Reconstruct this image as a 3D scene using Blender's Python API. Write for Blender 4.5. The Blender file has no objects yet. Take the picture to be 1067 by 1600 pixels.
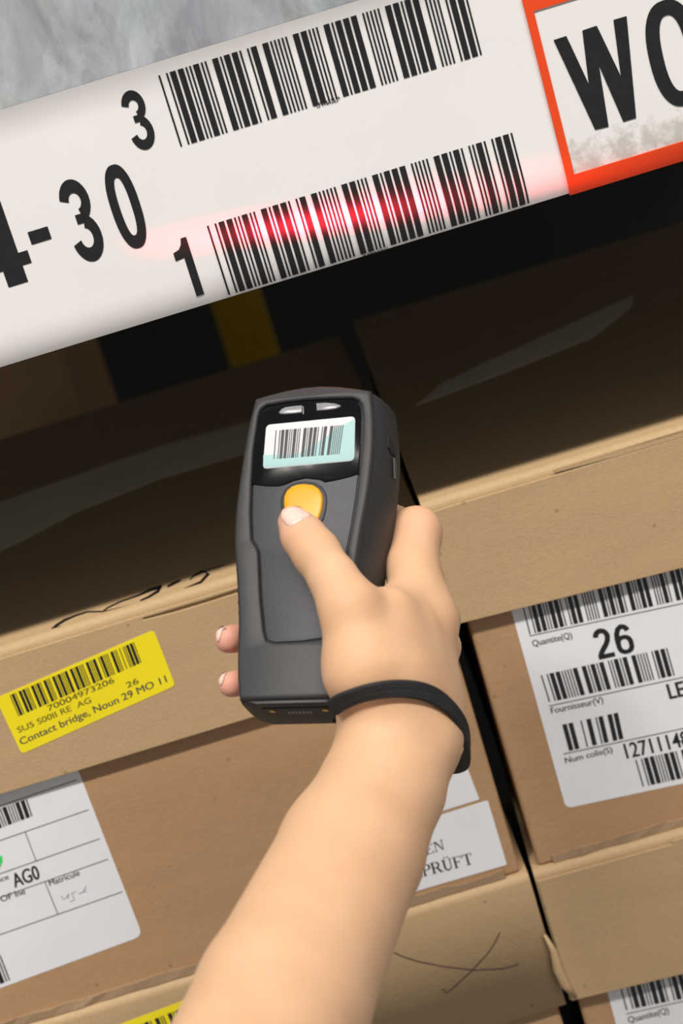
import bpy, bmesh, math, random
import numpy as np
from mathutils import Vector, Matrix
from mathutils.bvhtree import BVHTree

random.seed(7)
scene = bpy.context.scene
COL = scene.collection

# ------------------------------------------------------------------ camera
F = 2800.0                       # focal length in photo pixels (1067 x 1600)
PITCH = math.radians(17.0)
ROLL = math.radians(17.0)
Z0 = 0.452                       # height of the photo's centre point above the lower shelf
DIST = 0.93
fwd = np.array([0, math.cos(PITCH), -math.sin(PITCH)])
up0 = np.array([0, math.sin(PITCH), math.cos(PITCH)])
rt0 = np.array([1.0, 0, 0])
CR = math.cos(ROLL) * rt0 - math.sin(ROLL) * up0
CU = math.sin(ROLL) * rt0 + math.cos(ROLL) * up0
CLOC = np.array([0, 0, Z0]) - fwd * DIST

cam = bpy.data.cameras.new('camera')
cam.sensor_fit = 'VERTICAL'
cam.sensor_height = 36.0
cam.lens = F / 1600 * 36.0
cam.clip_start = 0.01
cam.dof.use_dof = True
cam.dof.focus_distance = 0.815
cam.dof.aperture_fstop = 10.5
camo = bpy.data.objects.new('camera', cam)
M = Matrix(((CR[0], CU[0], -fwd[0]), (CR[1], CU[1], -fwd[1]), (CR[2], CU[2], -fwd[2]))).to_4x4()
M.translation = Vector(CLOC)
camo.matrix_world = M
COL.objects.link(camo)
scene.camera = camo

# ------------------------------------------------------------------ world, lights, exposure
w = bpy.data.worlds.new('hall_ambient')
scene.world = w
w.use_nodes = True
w.node_tree.nodes['Background'].inputs[0].default_value = (1.0, 0.97, 0.94, 1)
w.node_tree.nodes['Background'].inputs[1].default_value = 0.28

def area_light(name, loc, target, sx, sy, energy, color):
    l = bpy.data.lights.new(name, 'AREA')
    l.shape = 'RECTANGLE'; l.size = sx; l.size_y = sy
    l.energy = energy; l.color = color
    o = bpy.data.objects.new(name, l)
    o.location = loc
    d = Vector(target) - Vector(loc)
    o.rotation_euler = d.to_track_quat('-Z', 'Y').to_euler()
    COL.objects.link(o)
    return o
# a row of ceiling lamps over the aisle and one nearer high-bay lamp to the left
area_light('aisle_ceiling_lamps', (0.9, -3.95, 7.15), (0.9, 0, 0.35), 9.0, 0.3, 910, (1.0, 0.96, 0.91))
area_light('high_bay_lamp', (-2.3, -3.6, 6.4), (0.05, 0, 0.4), 0.44, 0.44, 112, (1.0, 0.95, 0.88))

vs = scene.view_settings
scene.display_settings.display_device = 'sRGB'
vs.view_transform = 'Standard'
vs.look = 'None'
vs.gamma = 1.0
vs.use_curve_mapping = False
vs.exposure = 0.0

# ------------------------------------------------------------------ geometry helpers
def ray(x, y):
    return fwd + (x - 533.5) / F * CR + (800 - y) / F * CU
def at_t(x, y, t):               # point at axis depth t
    return CLOC + ray(x, y) * t
class Plane:
    def __init__(s, pt, n):
        s.p = np.array(pt, float); s.n = np.array(n, float); s.n /= np.linalg.norm(s.n)
    def hit(s, x, y):
        d = ray(x, y)
        return CLOC + d * (np.dot(s.p - CLOC, s.n) / np.dot(d, s.n))

def build(name, verts, faces, mat, parent=None, smooth=False, sharp=None, uvs=None):
    off = np.array(parent_world(parent)) if parent else np.zeros(3)
    me = bpy.data.meshes.new(name)
    me.from_pydata([tuple(np.array(v, float) - off) for v in verts], [], [tuple(f) for f in faces])
    me.update()
    bm = bmesh.new(); bm.from_mesh(me)
    bmesh.ops.recalc_face_normals(bm, faces=bm.faces)
    bm.to_mesh(me); bm.free()
    if mat: me.materials.append(mat)
    if smooth:
        me.shade_smooth()
        if sharp: me.set_sharp_from_angle(angle=math.radians(sharp))
    o = bpy.data.objects.new(name, me)
    COL.objects.link(o)
    if parent: o.parent = parent
    return o

def parent_world(p):
    v = Vector((0, 0, 0))
    while p:
        v += p.location; p = p.parent
    return v

def flat(name, verts, faces, mat, parent):     # print: keeps face order, no normal fixing on open sheets needed
    return build(name, verts, faces, mat, parent)

def thing(name, label, cat, loc, group=None):
    o = bpy.data.objects.new(name, None)
    o.empty_display_size = 0.02
    o.location = tuple(loc)
    COL.objects.link(o)
    tag(o, label, cat, group)
    return o
def tag(o, label=None, cat=None, group=None, kind=None):
    if label: o['label'] = label
    if cat: o['category'] = cat
    if group: o['group'] = group
    if kind: o['kind'] = kind
    return o

def box_vf(x0, x1, y0, y1, z0, z1):
    v = [(x0, y0, z0), (x1, y0, z0), (x1, y1, z0), (x0, y1, z0), (x0, y0, z1), (x1, y0, z1), (x1, y1, z1), (x0, y1, z1)]
    f = [(0, 3, 2, 1), (4, 5, 6, 7), (0, 1, 5, 4), (1, 2, 6, 5), (2, 3, 7, 6), (3, 0, 4, 7)]
    return v, f

def bevel(o, width, seg=2, angle=30):
    m = o.modifiers.new('bevel', 'BEVEL')
    m.width = width; m.segments = seg; m.limit_method = 'ANGLE'; m.angle_limit = math.radians(angle)
    return o

# ------------------------------------------------------------------ materials
MATS = {}
def nodes_mat(name):
    m = bpy.data.materials.new(name); m.use_nodes = True
    nt = m.node_tree
    return m, nt, nt.nodes['Principled BSDF']
def mat(name, col, rough=0.5, metal=0.0, var=0.0, scale=60.0, bump=0.0, bscale=400.0, stretch=None, coat=0.0, spec=0.5, emit=0.0, detail=4.0, col2=None):
    m, nt, b = nodes_mat(name)
    b.inputs['Base Color'].default_value = (*col, 1)
    b.inputs['Roughness'].default_value = rough
    b.inputs['Metallic'].default_value = metal
    b.inputs['Specular IOR Level'].default_value = spec
    b.inputs['Coat Weight'].default_value = coat
    tc = nt.nodes.new('ShaderNodeTexCoord')
    mp = nt.nodes.new('ShaderNodeMapping')
    nt.links.new(tc.outputs['Object'], mp.inputs['Vector'])
    if stretch: mp.inputs['Scale'].default_value = stretch
    if var or col2:
        n = nt.nodes.new('ShaderNodeTexNoise'); n.inputs['Scale'].default_value = scale; n.inputs['Detail'].default_value = detail
        nt.links.new(mp.outputs['Vector'], n.inputs['Vector'])
        r = nt.nodes.new('ShaderNodeValToRGB')
        r.color_ramp.elements[0].position = 0.3; r.color_ramp.elements[1].position = 0.7
        c2 = col2 or tuple(min(1, c * (1 + var)) for c in col)
        c1 = tuple(c * (1 - var) for c in col) if not col2 else col
        r.color_ramp.elements[0].color = (*c1, 1); r.color_ramp.elements[1].color = (*c2, 1)
        nt.links.new(n.outputs['Fac'], r.inputs['Fac'])
        nt.links.new(r.outputs['Color'], b.inputs['Base Color'])
    if bump:
        n2 = nt.nodes.new('ShaderNodeTexNoise'); n2.inputs['Scale'].default_value = bscale; n2.inputs['Detail'].default_value = 3
        nt.links.new(mp.outputs['Vector'], n2.inputs['Vector'])
        bp = nt.nodes.new('ShaderNodeBump'); bp.inputs['Strength'].default_value = bump; bp.inputs['Distance'].default_value = 0.001
        nt.links.new(n2.outputs['Fac'], bp.inputs['Height'])
        nt.links.new(bp.outputs['Normal'], b.inputs['Normal'])
    if emit:
        b.inputs['Emission Color'].default_value = (*col, 1); b.inputs['Emission Strength'].default_value = emit
    MATS[name] = m
    return m

def cardboard(name, col, dark):
    """kraft board: fibre noise, faint corrugation bands, specks"""
    m, nt, b = nodes_mat(name)
    tc = nt.nodes.new('ShaderNodeTexCoord')
    def noise(scale, stretch, detail=4):
        mp = nt.nodes.new('ShaderNodeMapping'); mp.inputs['Scale'].default_value = stretch
        nt.links.new(tc.outputs['Object'], mp.inputs['Vector'])
        n = nt.nodes.new('ShaderNodeTexNoise'); n.inputs['Scale'].default_value = scale; n.inputs['Detail'].default_value = detail
        nt.links.new(mp.outputs['Vector'], n.inputs['Vector']); return n
    big = noise(9, (1, 1, 1)); fib = noise(420, (1, 1, 2.2), 6); cor = noise(40, (0.5, 1, 1.6), 2)
    def mixc(fac, a, c, amount):
        mx = nt.nodes.new('ShaderNodeMix'); mx.data_type = 'RGBA'; mx.blend_type = 'MIX'
        rr = nt.nodes.new('ShaderNodeMapRange'); rr.inputs['From Min'].default_value = 0.35; rr.inputs['From Max'].default_value = 0.65
        rr.inputs['To Min'].default_value = 0; rr.inputs['To Max'].default_value = amount
        nt.links.new(fac, rr.inputs['Value']); nt.links.new(rr.outputs['Result'], mx.inputs['Factor'])
        if isinstance(a, tuple): mx.inputs['A'].default_value = (*a, 1)
        else: nt.links.new(a, mx.inputs['A'])
        mx.inputs['B'].default_value = (*c, 1)
        return mx.outputs['Result']
    c = mixc(big.outputs['Fac'], col, dark, 0.45)
    c = mixc(fib.outputs['Fac'], c, tuple(x * 0.86 for x in dark), 0.45)
    c = mixc(cor.outputs['Fac'], c, tuple(min(1, x * 1.06) for x in col), 0.3)
    vor = nt.nodes.new('ShaderNodeTexVoronoi'); vor.inputs['Scale'].default_value = 55; vor.inputs['Randomness'].default_value = 1
    nt.links.new(tc.outputs['Object'], vor.inputs['Vector'])
    sp = nt.nodes.new('ShaderNodeMapRange'); sp.inputs['From Min'].default_value = 0.05; sp.inputs['From Max'].default_value = 0.08
    sp.inputs['To Min'].default_value = 0.55; sp.inputs['To Max'].default_value = 0.0
    nt.links.new(vor.outputs['Distance'], sp.inputs['Value'])
    mx = nt.nodes.new('ShaderNodeMix'); mx.data_type = 'RGBA'
    nt.links.new(sp.outputs['Result'], mx.inputs['Factor']); nt.links.new(c, mx.inputs['A']); mx.inputs['B'].default_value = (*[x * 0.55 for x in dark], 1)
    nt.links.new(mx.outputs['Result'], b.inputs['Base Color'])
    b.inputs['Roughness'].default_value = 0.62
    b.inputs['Specular IOR Level'].default_value = 0.35
    bp = nt.nodes.new('ShaderNodeBump'); bp.inputs['Strength'].default_value = 0.22; bp.inputs['Distance'].default_value = 0.0008
    nt.links.new(fib.outputs['Fac'], bp.inputs['Height'])
    bp2 = nt.nodes.new('ShaderNodeBump'); bp2.inputs['Strength'].default_value = 0.12; bp2.inputs['Distance'].default_value = 0.002
    nt.links.new(cor.outputs['Fac'], bp2.inputs['Height']); nt.links.new(bp.outputs['Normal'], bp2.inputs['Normal'])
    nt.links.new(bp2.outputs['Normal'], b.inputs['Normal'])
    return m

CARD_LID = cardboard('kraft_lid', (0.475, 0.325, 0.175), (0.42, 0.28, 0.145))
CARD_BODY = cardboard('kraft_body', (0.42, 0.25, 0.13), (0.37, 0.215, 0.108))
CARD_RAW = cardboard('kraft_raw_edge', (0.36, 0.24, 0.14), (0.22, 0.14, 0.08))
PAPER = mat('label_paper', (0.74, 0.73, 0.745), 0.45, var=0.02, scale=30, bump=0.03, bscale=300)
YPAPER = mat('yellow_label_paper', (0.83, 0.68, 0.008), 0.45, var=0.03, scale=40)
INK = mat('black_ink', (0.012, 0.012, 0.013), 0.4, var=0.15, scale=300)
INKG = mat('faded_black_ink', (0.07, 0.065, 0.05), 0.6, var=0.4, scale=900)
INKY = mat('dot_print_ink', (0.16, 0.13, 0.01), 0.6, var=0.5, scale=1500)
LINE = mat('grey_rule_ink', (0.05, 0.045, 0.045), 0.5, var=0.2, scale=500)
PEN = mat('purple_pen_ink', (0.32, 0.28, 0.38), 0.5, var=0.3, scale=700)
MARK = mat('brown_pen_mark', (0.05, 0.025, 0.03), 0.5, var=0.4, scale=400)
MARKER = mat('black_marker_ink', (0.012, 0.01, 0.01), 0.35, var=0.2, scale=200)
GREEN = mat('green_sticker_paper', (0.05, 0.62, 0.13), 0.5, var=0.05)
RUBBER = mat('dark_grey_rubber', (0.025, 0.025, 0.026), 0.52, var=0.06, scale=120, bump=0.12, bscale=1800, spec=0.45)
PANEL = mat('charcoal_textured_plastic', (0.030, 0.031, 0.036), 0.5, var=0.1, scale=900, bump=0.15, bscale=2600, spec=0.5)
GLOSS = mat('gloss_black_window', (0.006, 0.006, 0.007), 0.15, var=0.1, spec=0.06)
LENS = mat('grey_indicator_lens', (0.22, 0.22, 0.23), 0.25, var=0.1, scale=200)
LCDW = mat('display_white', (0.56, 0.56, 0.57), 0.5, var=0.01, emit=0.06, spec=0.1)
LCDC = mat('display_pale_cyan', (0.33, 0.49, 0.49), 0.5, var=0.01, emit=0.06, spec=0.1)
YBUT = mat('yellow_button_plastic', (0.64, 0.31, 0.003), 0.4, var=0.02, scale=60, spec=0.5)
GOLD = mat('gold_contact', (0.8, 0.55, 0.2), 0.25, metal=1.0, var=0.1)
DARKP = mat('black_plastic', (0.008, 0.008, 0.009), 0.5, var=0.1)
RED = mat('red_vinyl', (0.80, 0.065, 0.008), 0.42, var=0.04, scale=30, bump=0.04, bscale=120)
DARKM = mat('dark_backdrop', (0.02, 0.02, 0.018), 0.9, var=0.2, scale=6)
YPOST = mat('yellow_painted_steel', (0.62, 0.40, 0.02), 0.5, var=0.08, scale=12)
DECK = mat('dull_steel_deck', (0.10, 0.10, 0.10), 0.6, metal=0.3, var=0.1, scale=14)
LITBAND = mat('pale_light_band', (0.78, 0.69, 0.52), 0.9, var=0.06, scale=24, spec=0.0)  # pale tone stands in for light falling across the lids
LATCH = mat('grey_latch_plastic', (0.07, 0.07, 0.072), 0.5, var=0.1)
STRAP = mat('black_woven_cord', (0.010, 0.010, 0.011), 0.75, var=0.3, scale=900, bump=0.5, bscale=1500)

def rail_material():
    m, nt, b = nodes_mat('white_plastic_strip')
    tc = nt.nodes.new('ShaderNodeTexCoord')
    n = nt.nodes.new('ShaderNodeTexNoise'); n.inputs['Scale'].default_value = 14; n.inputs['Detail'].default_value = 6
    nt.links.new(tc.outputs['Object'], n.inputs['Vector'])
    r = nt.nodes.new('ShaderNodeValToRGB')
    r.color_ramp.elements[0].position = 0.25; r.color_ramp.elements[0].color = (0.80, 0.775, 0.765, 1)
    r.color_ramp.elements[1].position = 0.6; r.color_ramp.elements[1].color = (0.83, 0.81, 0.80, 1)
    nt.links.new(n.outputs['Fac'], r.inputs['Fac'])
    nt.links.new(r.outputs['Color'], b.inputs['Base Color'])
    b.inputs['Roughness'].default_value = 0.32
    return m
RAILM = rail_material()

def sign_material():
    """white sheet with grey scuff dirt near its lower edge"""
    m, nt, b = nodes_mat('white_sign_sheet')
    tc = nt.nodes.new('ShaderNodeTexCoord')
    n = nt.nodes.new('ShaderNodeTexNoise'); n.inputs['Scale'].default_value = 120; n.inputs['Detail'].default_value = 8; n.inputs['Roughness'].default_value = 0.65
    nt.links.new(tc.outputs['Object'], n.inputs['Vector'])
    sx = nt.nodes.new('ShaderNodeSeparateXYZ'); nt.links.new(tc.outputs['Generated'], sx.inputs[0])
    g = nt.nodes.new('ShaderNodeMapRange'); g.inputs['From Min'].default_value = 0.12; g.inputs['From Max'].default_value = 0.34
    g.inputs['To Min'].default_value = 0.16; g.inputs['To Max'].default_value = -0.25
    nt.links.new(sx.outputs['Z'], g.inputs['Value'])
    a = nt.nodes.new('ShaderNodeMath'); a.operation = 'ADD'
    nt.links.new(n.outputs['Fac'], a.inputs[0]); nt.links.new(g.outputs['Result'], a.inputs[1])
    r = nt.nodes.new('ShaderNodeValToRGB')
    r.color_ramp.elements[0].position = 0.52; r.color_ramp.elements[0].color = (0.80, 0.785, 0.77, 1)
    r.color_ramp.elements[1].position = 0.72; r.color_ramp.elements[1].color = (0.55, 0.53, 0.49, 1)
    nt.links.new(a.outputs[0], r.inputs['Fac']); nt.links.new(r.outputs['Color'], b.inputs['Base Color'])
    b.inputs['Roughness'].default_value = 0.4
    return m
SIGNW = sign_material()

def galvanised():
    m, nt, b = nodes_mat('galvanised_steel')
    tc = nt.nodes.new('ShaderNodeTexCoord')
    mp = nt.nodes.new('ShaderNodeMapping'); mp.inputs['Scale'].default_value = (1.5, 1, 0.7); mp.inputs['Rotation'].default_value = (0, 0.25, 0)
    nt.links.new(tc.outputs['Object'], mp.inputs['Vector'])
    n = nt.nodes.new('ShaderNodeTexNoise'); n.inputs['Scale'].default_value = 30; n.inputs['Detail'].default_value = 10; n.inputs['Roughness'].default_value = 0.68; n.inputs['Distortion'].default_value = 0.6
    nt.links.new(mp.outputs['Vector'], n.inputs['Vector'])
    v = nt.nodes.new('ShaderNodeTexVoronoi'); v.inputs['Scale'].default_value = 70
    nt.links.new(mp.outputs['Vector'], v.inputs['Vector'])
    r = nt.nodes.new('ShaderNodeValToRGB')
    r.color_ramp.elements[0].position = 0.32; r.color_ramp.elements[0].color = (0.215, 0.265, 0.315, 1)
    r.color_ramp.elements[1].position = 0.68; r.color_ramp.elements[1].color = (0.44, 0.515, 0.59, 1)
    nt.links.new(n.outputs['Fac'], r.inputs['Fac'])
    mx = nt.nodes.new('ShaderNodeMix'); mx.data_type = 'RGBA'; mx.inputs['Factor'].default_value = 0.10; mx.blend_type = 'OVERLAY'
    nt.links.new(r.outputs['Color'], mx.inputs['A']); nt.links.new(v.outputs['Color'], mx.inputs['B'])
    hs = nt.nodes.new('ShaderNodeHueSaturation'); hs.inputs['Saturation'].default_value = 0.35
    nt.links.new(mx.outputs['Result'], hs.inputs['Color'])
    nt.links.new(hs.outputs['Color'], b.inputs['Base Color'])
    b.inputs['Metallic'].default_value = 0.25
    b.inputs['Roughness'].default_value = 0.5
    bp = nt.nodes.new('ShaderNodeBump'); bp.inputs['Strength'].default_value = 0.25; bp.inputs['Distance'].default_value = 0.001
    nt.links.new(n.outputs['Fac'], bp.inputs['Height']); nt.links.new(bp.outputs['Normal'], b.inputs['Normal'])
    return m
GALV = galvanised()

def skin_material():
    m, nt, b = nodes_mat('skin')
    tc = nt.nodes.new('ShaderNodeTexCoord')
    n = nt.nodes.new('ShaderNodeTexNoise'); n.inputs['Scale'].default_value = 45; n.inputs['Detail'].default_value = 5
    nt.links.new(tc.outputs['Object'], n.inputs['Vector'])
    r = nt.nodes.new('ShaderNodeValToRGB')
    r.color_ramp.elements[0].position = 0.3; r.color_ramp.elements[0].color = (0.61, 0.365, 0.212, 1)
    r.color_ramp.elements[1].position = 0.7; r.color_ramp.elements[1].color = (0.66, 0.41, 0.25, 1)
    nt.links.new(n.outputs['Fac'], r.inputs['Fac'])
    # pinker tips: vertex attribute written when the hand is built (flush of blood in the fingertips)
    at = nt.nodes.new('ShaderNodeAttribute'); at.attribute_name = 'flush'
    mx = nt.nodes.new('ShaderNodeMix'); mx.data_type = 'RGBA'
    nt.links.new(at.outputs['Fac'], mx.inputs['Factor']); nt.links.new(r.outputs['Color'], mx.inputs['A']); mx.inputs['B'].default_value = (0.70, 0.33, 0.25, 1)
    nt.links.new(mx.outputs['Result'], b.inputs['Base Color'])
    b.inputs['Roughness'].default_value = 0.55
    b.inputs['Specular IOR Level'].default_value = 0.3
    b.inputs['Subsurface Weight'].default_value = 0.4
    b.inputs['Subsurface Radius'].default_value = (1.0, 0.4, 0.2)
    b.inputs['Subsurface Scale'].default_value = 0.006
    n2 = nt.nodes.new('ShaderNodeTexNoise'); n2.inputs['Scale'].default_value = 700; n2.inputs['Detail'].default_value = 3
    nt.links.new(tc.outputs['Object'], n2.inputs['Vector'])
    bp = nt.nodes.new('ShaderNodeBump'); bp.inputs['Strength'].default_value = 0.12; bp.inputs['Distance'].default_value = 0.0006
    nt.links.new(n2.outputs['Fac'], bp.inputs['Height']); nt.links.new(bp.outputs['Normal'], b.inputs['Normal'])
    return m
SKIN = skin_material()
NAIL = mat('pale_pink_nail', (0.74, 0.50, 0.42), 0.22, var=0.03, scale=60, spec=0.5)

# ------------------------------------------------------------------ 2-D shape helpers (glyphs, bars)
def stroke(pts, w, closed=False):
    """polyline -> quad strip of width w (w may be a list); 2-D"""
    P = [np.array(p, float) for p in pts]; n = len(P)
    ws = w if isinstance(w, (list, tuple)) else [w] * n
    L = []; R = []
    for i in range(n):
        if closed: t = P[(i + 1) % n] - P[i - 1]
        else: t = P[min(i + 1, n - 1)] - P[max(i - 1, 0)]
        t = t / (np.linalg.norm(t) + 1e-12)
        nn = np.array([-t[1], t[0]])
        L.append(P[i] + nn * ws[i] / 2); R.append(P[i] - nn * ws[i] / 2)
    v = L + R
    f = [(i, i + 1, n + i + 1, n + i) for i in range(n - 1)]
    if closed: f.append((n - 1, 0, n, 2 * n - 1))
    return v, f
def arc(cx, cy, rx, ry, a0, a1, n=14):
    return [(cx + rx * math.cos(math.radians(a0 + (a1 - a0) * i / n)), cy + ry * math.sin(math.radians(a0 + (a1 - a0) * i / n))) for i in range(n + 1)]
def ring(cx, cy, rx, ry, tx, ty, n=40, e=2.4):
    o = []; q = []
    for i in range(n):
        a = 2 * math.pi * i / n; c, s = math.cos(a), math.sin(a)
        sc, ss = math.copysign(abs(c) ** (2 / e), c), math.copysign(abs(s) ** (2 / e), s)
        o.append((cx + rx * sc, cy + ry * ss)); q.append((cx + (rx - tx) * sc, cy + (ry - ty) * ss))
    v = o + q
    f = [(i, (i + 1) % n, n + (i + 1) % n, n + i) for i in range(n)]
    return v, f
def merge(*vfs):
    V = []; Fc = []
    for v, f in vfs:
        k = len(V); ly = 1 + max([p[2] for p in V if len(p) > 2] or [-1]) if V else 0
        V += [(x[0], x[1], ly + (x[2] if len(x) > 2 else 0)) for x in v]; Fc += [tuple(i + k for i in q) for q in f]
    return V, Fc
def lay(p): return (p[2] % 24) * 3e-6 if len(p) > 2 else 0.0       # overlapping strokes of one print keep apart
def poly(*p): return list(p), [tuple(range(len(p)))]
def rect(x0, y0, x1, y1): return poly((x0, y0), (x1, y0), (x1, y1), (x0, y1))

# bold condensed digits in the unit box (x right, y up)
def glyph(c):
    W = .57
    def nx(vf): return [(p[0] / W, *p[1:]) for p in vf[0]], vf[1]
    if c == '0' or c == 'O': return ring(.5, .5, .5, .5, .30, .155)
    if c == '3':
        t = arc(.275, .735, .195, .18, 172, -78, 18); b = arc(.275, .288, .205, .203, 78, -172, 20)
        return nx(merge(stroke(t, .165), stroke(b, .17), rect(.19, .465, .33, .58)))
    if c == '1': return poly((.52, 0), (.98, 0), (.98, 1), (.66, 1), (.56, .90), (.36, .83), (0, .80), (0, .66), (.52, .68))
    if c == '4': return merge(rect(.50, 0, .84, 1), rect(.0, .2, .50, .355), rect(.84, .2, 1, .355), poly((.0, .355), (.2, .355), (.50, .78), (.50, 1)))
    if c == '-': return rect(0, 0, 1, 1)
    if c == '2':
        p = arc(.285, .725, .185, .195, 178, -8, 12) + [(.44, .58), (.36, .45), (.24, .32), (.15, .2), (.10, .1)]
        return nx(merge(stroke(p, .165), rect(.02, 0, .55, .15)))
    if c == '6':
        p = [(.085, .36), (.088, .55), (.12, .72), (.19, .85), (.29, .915), (.39, .89), (.45, .82), (.475, .75)]
        return nx(merge(ring(.285, .315, .28, .315, .155, .14), stroke(p, .165)))
    if c == 'E': return merge(rect(0, 0, .28, 1), rect(0, 0, 1, .14), rect(0, .43, .9, .57), rect(0, .86, 1, 1))
    if c == 'L': return merge(rect(0, 0, .28, 1), rect(0, 0, 1, .14))
# serif capitals, y up, unit height, own widths
def serif(c):
    S = .16; h = .055
    def stem(x): return merge(rect(x, 0, x + S, 1), rect(x - .08, 0, x + S + .08, h), rect(x - .08, 1 - h, x + S + .08, 1))
    if c == 'P': return merge(stem(.1), stroke([(.2, .965)] + arc(.42, .725, .24, .24, 90, -90, 12) + [(.2, .485)], [.06] + [.07] + [.08, .1, .12, .14, .15, .15, .15, .14, .12, .1, .08] + [.07] + [.06])), .75
    if c == 'R':
        p, _ = serif('P'); return merge(p, poly((.4, .48), (.56, .5), (.86, 0), (.66, 0)), rect(.62, 0, .95, h)), .92
    if c == 'U': return merge(rect(.1, .3, .26, 1), rect(.02, 1 - h, .34, 1), rect(.64, .3, .72, 1), rect(.56, 1 - h, .82, 1), stroke([(.18, .32)] + arc(.43, .3, .25, .27, 180, 360, 12), [.16, .16] + [.14] * 6 + [.1] * 4 + [.08] * 2), ring(.3, 1.16, .07, .07, .069, .069, 10, 2), ring(.56, 1.16, .07, .07, .069, .069, 10, 2)), .88
    if c == 'F': return merge(stem(.1), rect(.1, .945, .72, 1), rect(.66, .76, .72, 1), rect(.2, .48, .5, .54), rect(.46, .4, .52, .62)), .78
    if c == 'E': return merge(stem(.1), rect(.1, .945, .72, 1), rect(.66, .76, .72, 1), rect(.2, .48, .5, .54), rect(.46, .4, .52, .62), rect(.1, 0, .76, .055), rect(.7, 0, .76, .25)), .84
    if c == 'T': return merge(rect(.32, 0, .48, 1), rect(.22, 0, .58, h), rect(.02, .945, .78, 1), rect(.02, .75, .08, 1), rect(.72, .75, .78, 1)), .84
    if c == 'N': return merge(rect(.12, 0, .19, 1), rect(.02, 0, .3, h), rect(.02, .945, .24, 1), poly((.12, 1), (.3, 1), (.82, 0), (.72, 0)), rect(.75, 0, .82, 1), rect(.64, .945, .92, 1)), .98
    if c == 'G': return merge(stroke(arc(.46, .5, .38, .47, 50, 320, 18), .12), rect(.66, .05, .8, .42), rect(.55, .38, .9, .43)), .95
def serif_word(word):
    x = 0; out = []
    for c in word:
        (v, f), wd = serif(c); out.append(([(p[0] + x, *p[1:]) for p in v], f)); x += wd
    V, Fc = merge(*out)
    return [(p[0] / x, *p[1:]) for p in V], Fc

_fc = {}
def word(body, bold=0.0):
    """sans lettering, returned in box x 0..1, y in cap heights"""
    k = (body, bold)
    if k in _fc: return _fc[k]
    cu = bpy.data.curves.new('t', 'FONT'); cu.body = body; cu.offset = bold; cu.resolution_u = 4
    ob = bpy.data.objects.new('t', cu); COL.objects.link(ob)
    bpy.context.view_layer.update()
    me = bpy.data.meshes.new_from_object(ob.evaluated_get(bpy.context.evaluated_depsgraph_get()))
    V = np.array([v.co[:2] for v in me.vertices]); Fc = [tuple(p.vertices) for p in me.polygons]
    bpy.data.objects.remove(ob); bpy.data.curves.remove(cu); bpy.data.meshes.remove(me)
    V[:, 0] = (V[:, 0] - V[:, 0].min()) / (V[:, 0].max() - V[:, 0].min())
    V[:, 1] = V[:, 1] / 0.70
    sh = .07 / max(2, len(body))          # struck twice, a hair apart, for weight
    _fc[k] = merge(([tuple(v) for v in V], Fc), ([(v[0] + sh, v[1]) for v in V], Fc))
    return _fc[k]

NB, WB, NS, WS = 1.0, 3.3, 1.15, 3.3
def bars(seq):
    """'n _ n W W' -> list of (x0, x1) in 0..1"""
    x = 0; out = []; first = True
    for c in seq.split():
        if c == '_': x += WS - NS; continue
        if not first: x += NS
        wd = NB if c == 'n' else WB
        out.append((x, x + wd)); x += wd; first = False
    return [(a / x, b / x) for a, b in out]
SEQ1 = 'n _ n W W n n W n n _ W n W W n _ n W _ W n n n n n _ W W n n n _ W n W W W _ n n n n n _ W W n W W _ n n n n _ n W W n'
SEQ2 = 'n _ n W W n n W n n _ W n W W n _ n W _ W n n n n n _ W W n n n _ W n W W W _ n n n n n _ W W n W n _ n n W n _ n W W n'
SEQS = 'n _ n W W n n W n n _ W n W W n _ n W _ W n n n n n'
# prints on a plane, given in photo pixels (p0 baseline left, p1 baseline right, p2 top left)
def plane_print(name, vf, plane, p0, p1, p2, mt, parent, eps=0.00025):
    A = plane.hit(*p0); B = plane.hit(*p1); T = plane.hit(*p2)
    V, Fc = vf
    if name == 'small_lettering': T = A + (T - A) * 1.2
    return flat(name, [A + (B - A) * p[0] + (T - A) * p[1] + plane.n * (eps + lay(p)) for p in V], Fc, mt, parent)
def plane_bars(name, seq, plane, t0, b0, t1, b1, mt, parent, eps=0.00025):
    T0, B0, T1, B1 = [plane.hit(*p) + plane.n * eps for p in (t0, b0, t1, b1)]
    V = []; Fc = []
    for a, b in bars(seq):
        k = len(V)
        V += [B0 + (B1 - B0) * a, B0 + (B1 - B0) * b, T0 + (T1 - T0) * b, T0 + (T1 - T0) * a]
        Fc.append((k, k + 1, k + 2, k + 3))
    return flat(name, V, Fc, mt, parent)
def plane_lines(name, segs, width, plane, mt, parent, eps=0.00025):
    out = []
    for s in segs: out.append(stroke(s, width))
    V, Fc = merge(*out)
    return flat(name, [plane.hit(*p[:2]) + plane.n * (eps + lay(p)) for p in V], Fc, mt, parent)
def round_poly(pts, r, n=4):
    """round the corners of a 2-D polygon; r may be a list"""
    P = [np.array(p, float) for p in pts]; out = []
    rs = r if isinstance(r, (list, tuple)) else [r] * len(P)
    for i, p in enumerate(P):
        a = P[i - 1] - p; b = P[(i + 1) % len(P)] - p
        la, lb = np.linalg.norm(a), np.linalg.norm(b)
        q = min(rs[i], la * .49, lb * .49)
        if q < 1e-9: out.append(tuple(p)); continue
        s = p + a / la * q; e = p + b / lb * q
        for k in range(n + 1):
            t = k / n; out.append(tuple((1 - t) ** 2 * s + 2 * t * (1 - t) * p + t * t * e))
    return out
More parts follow.
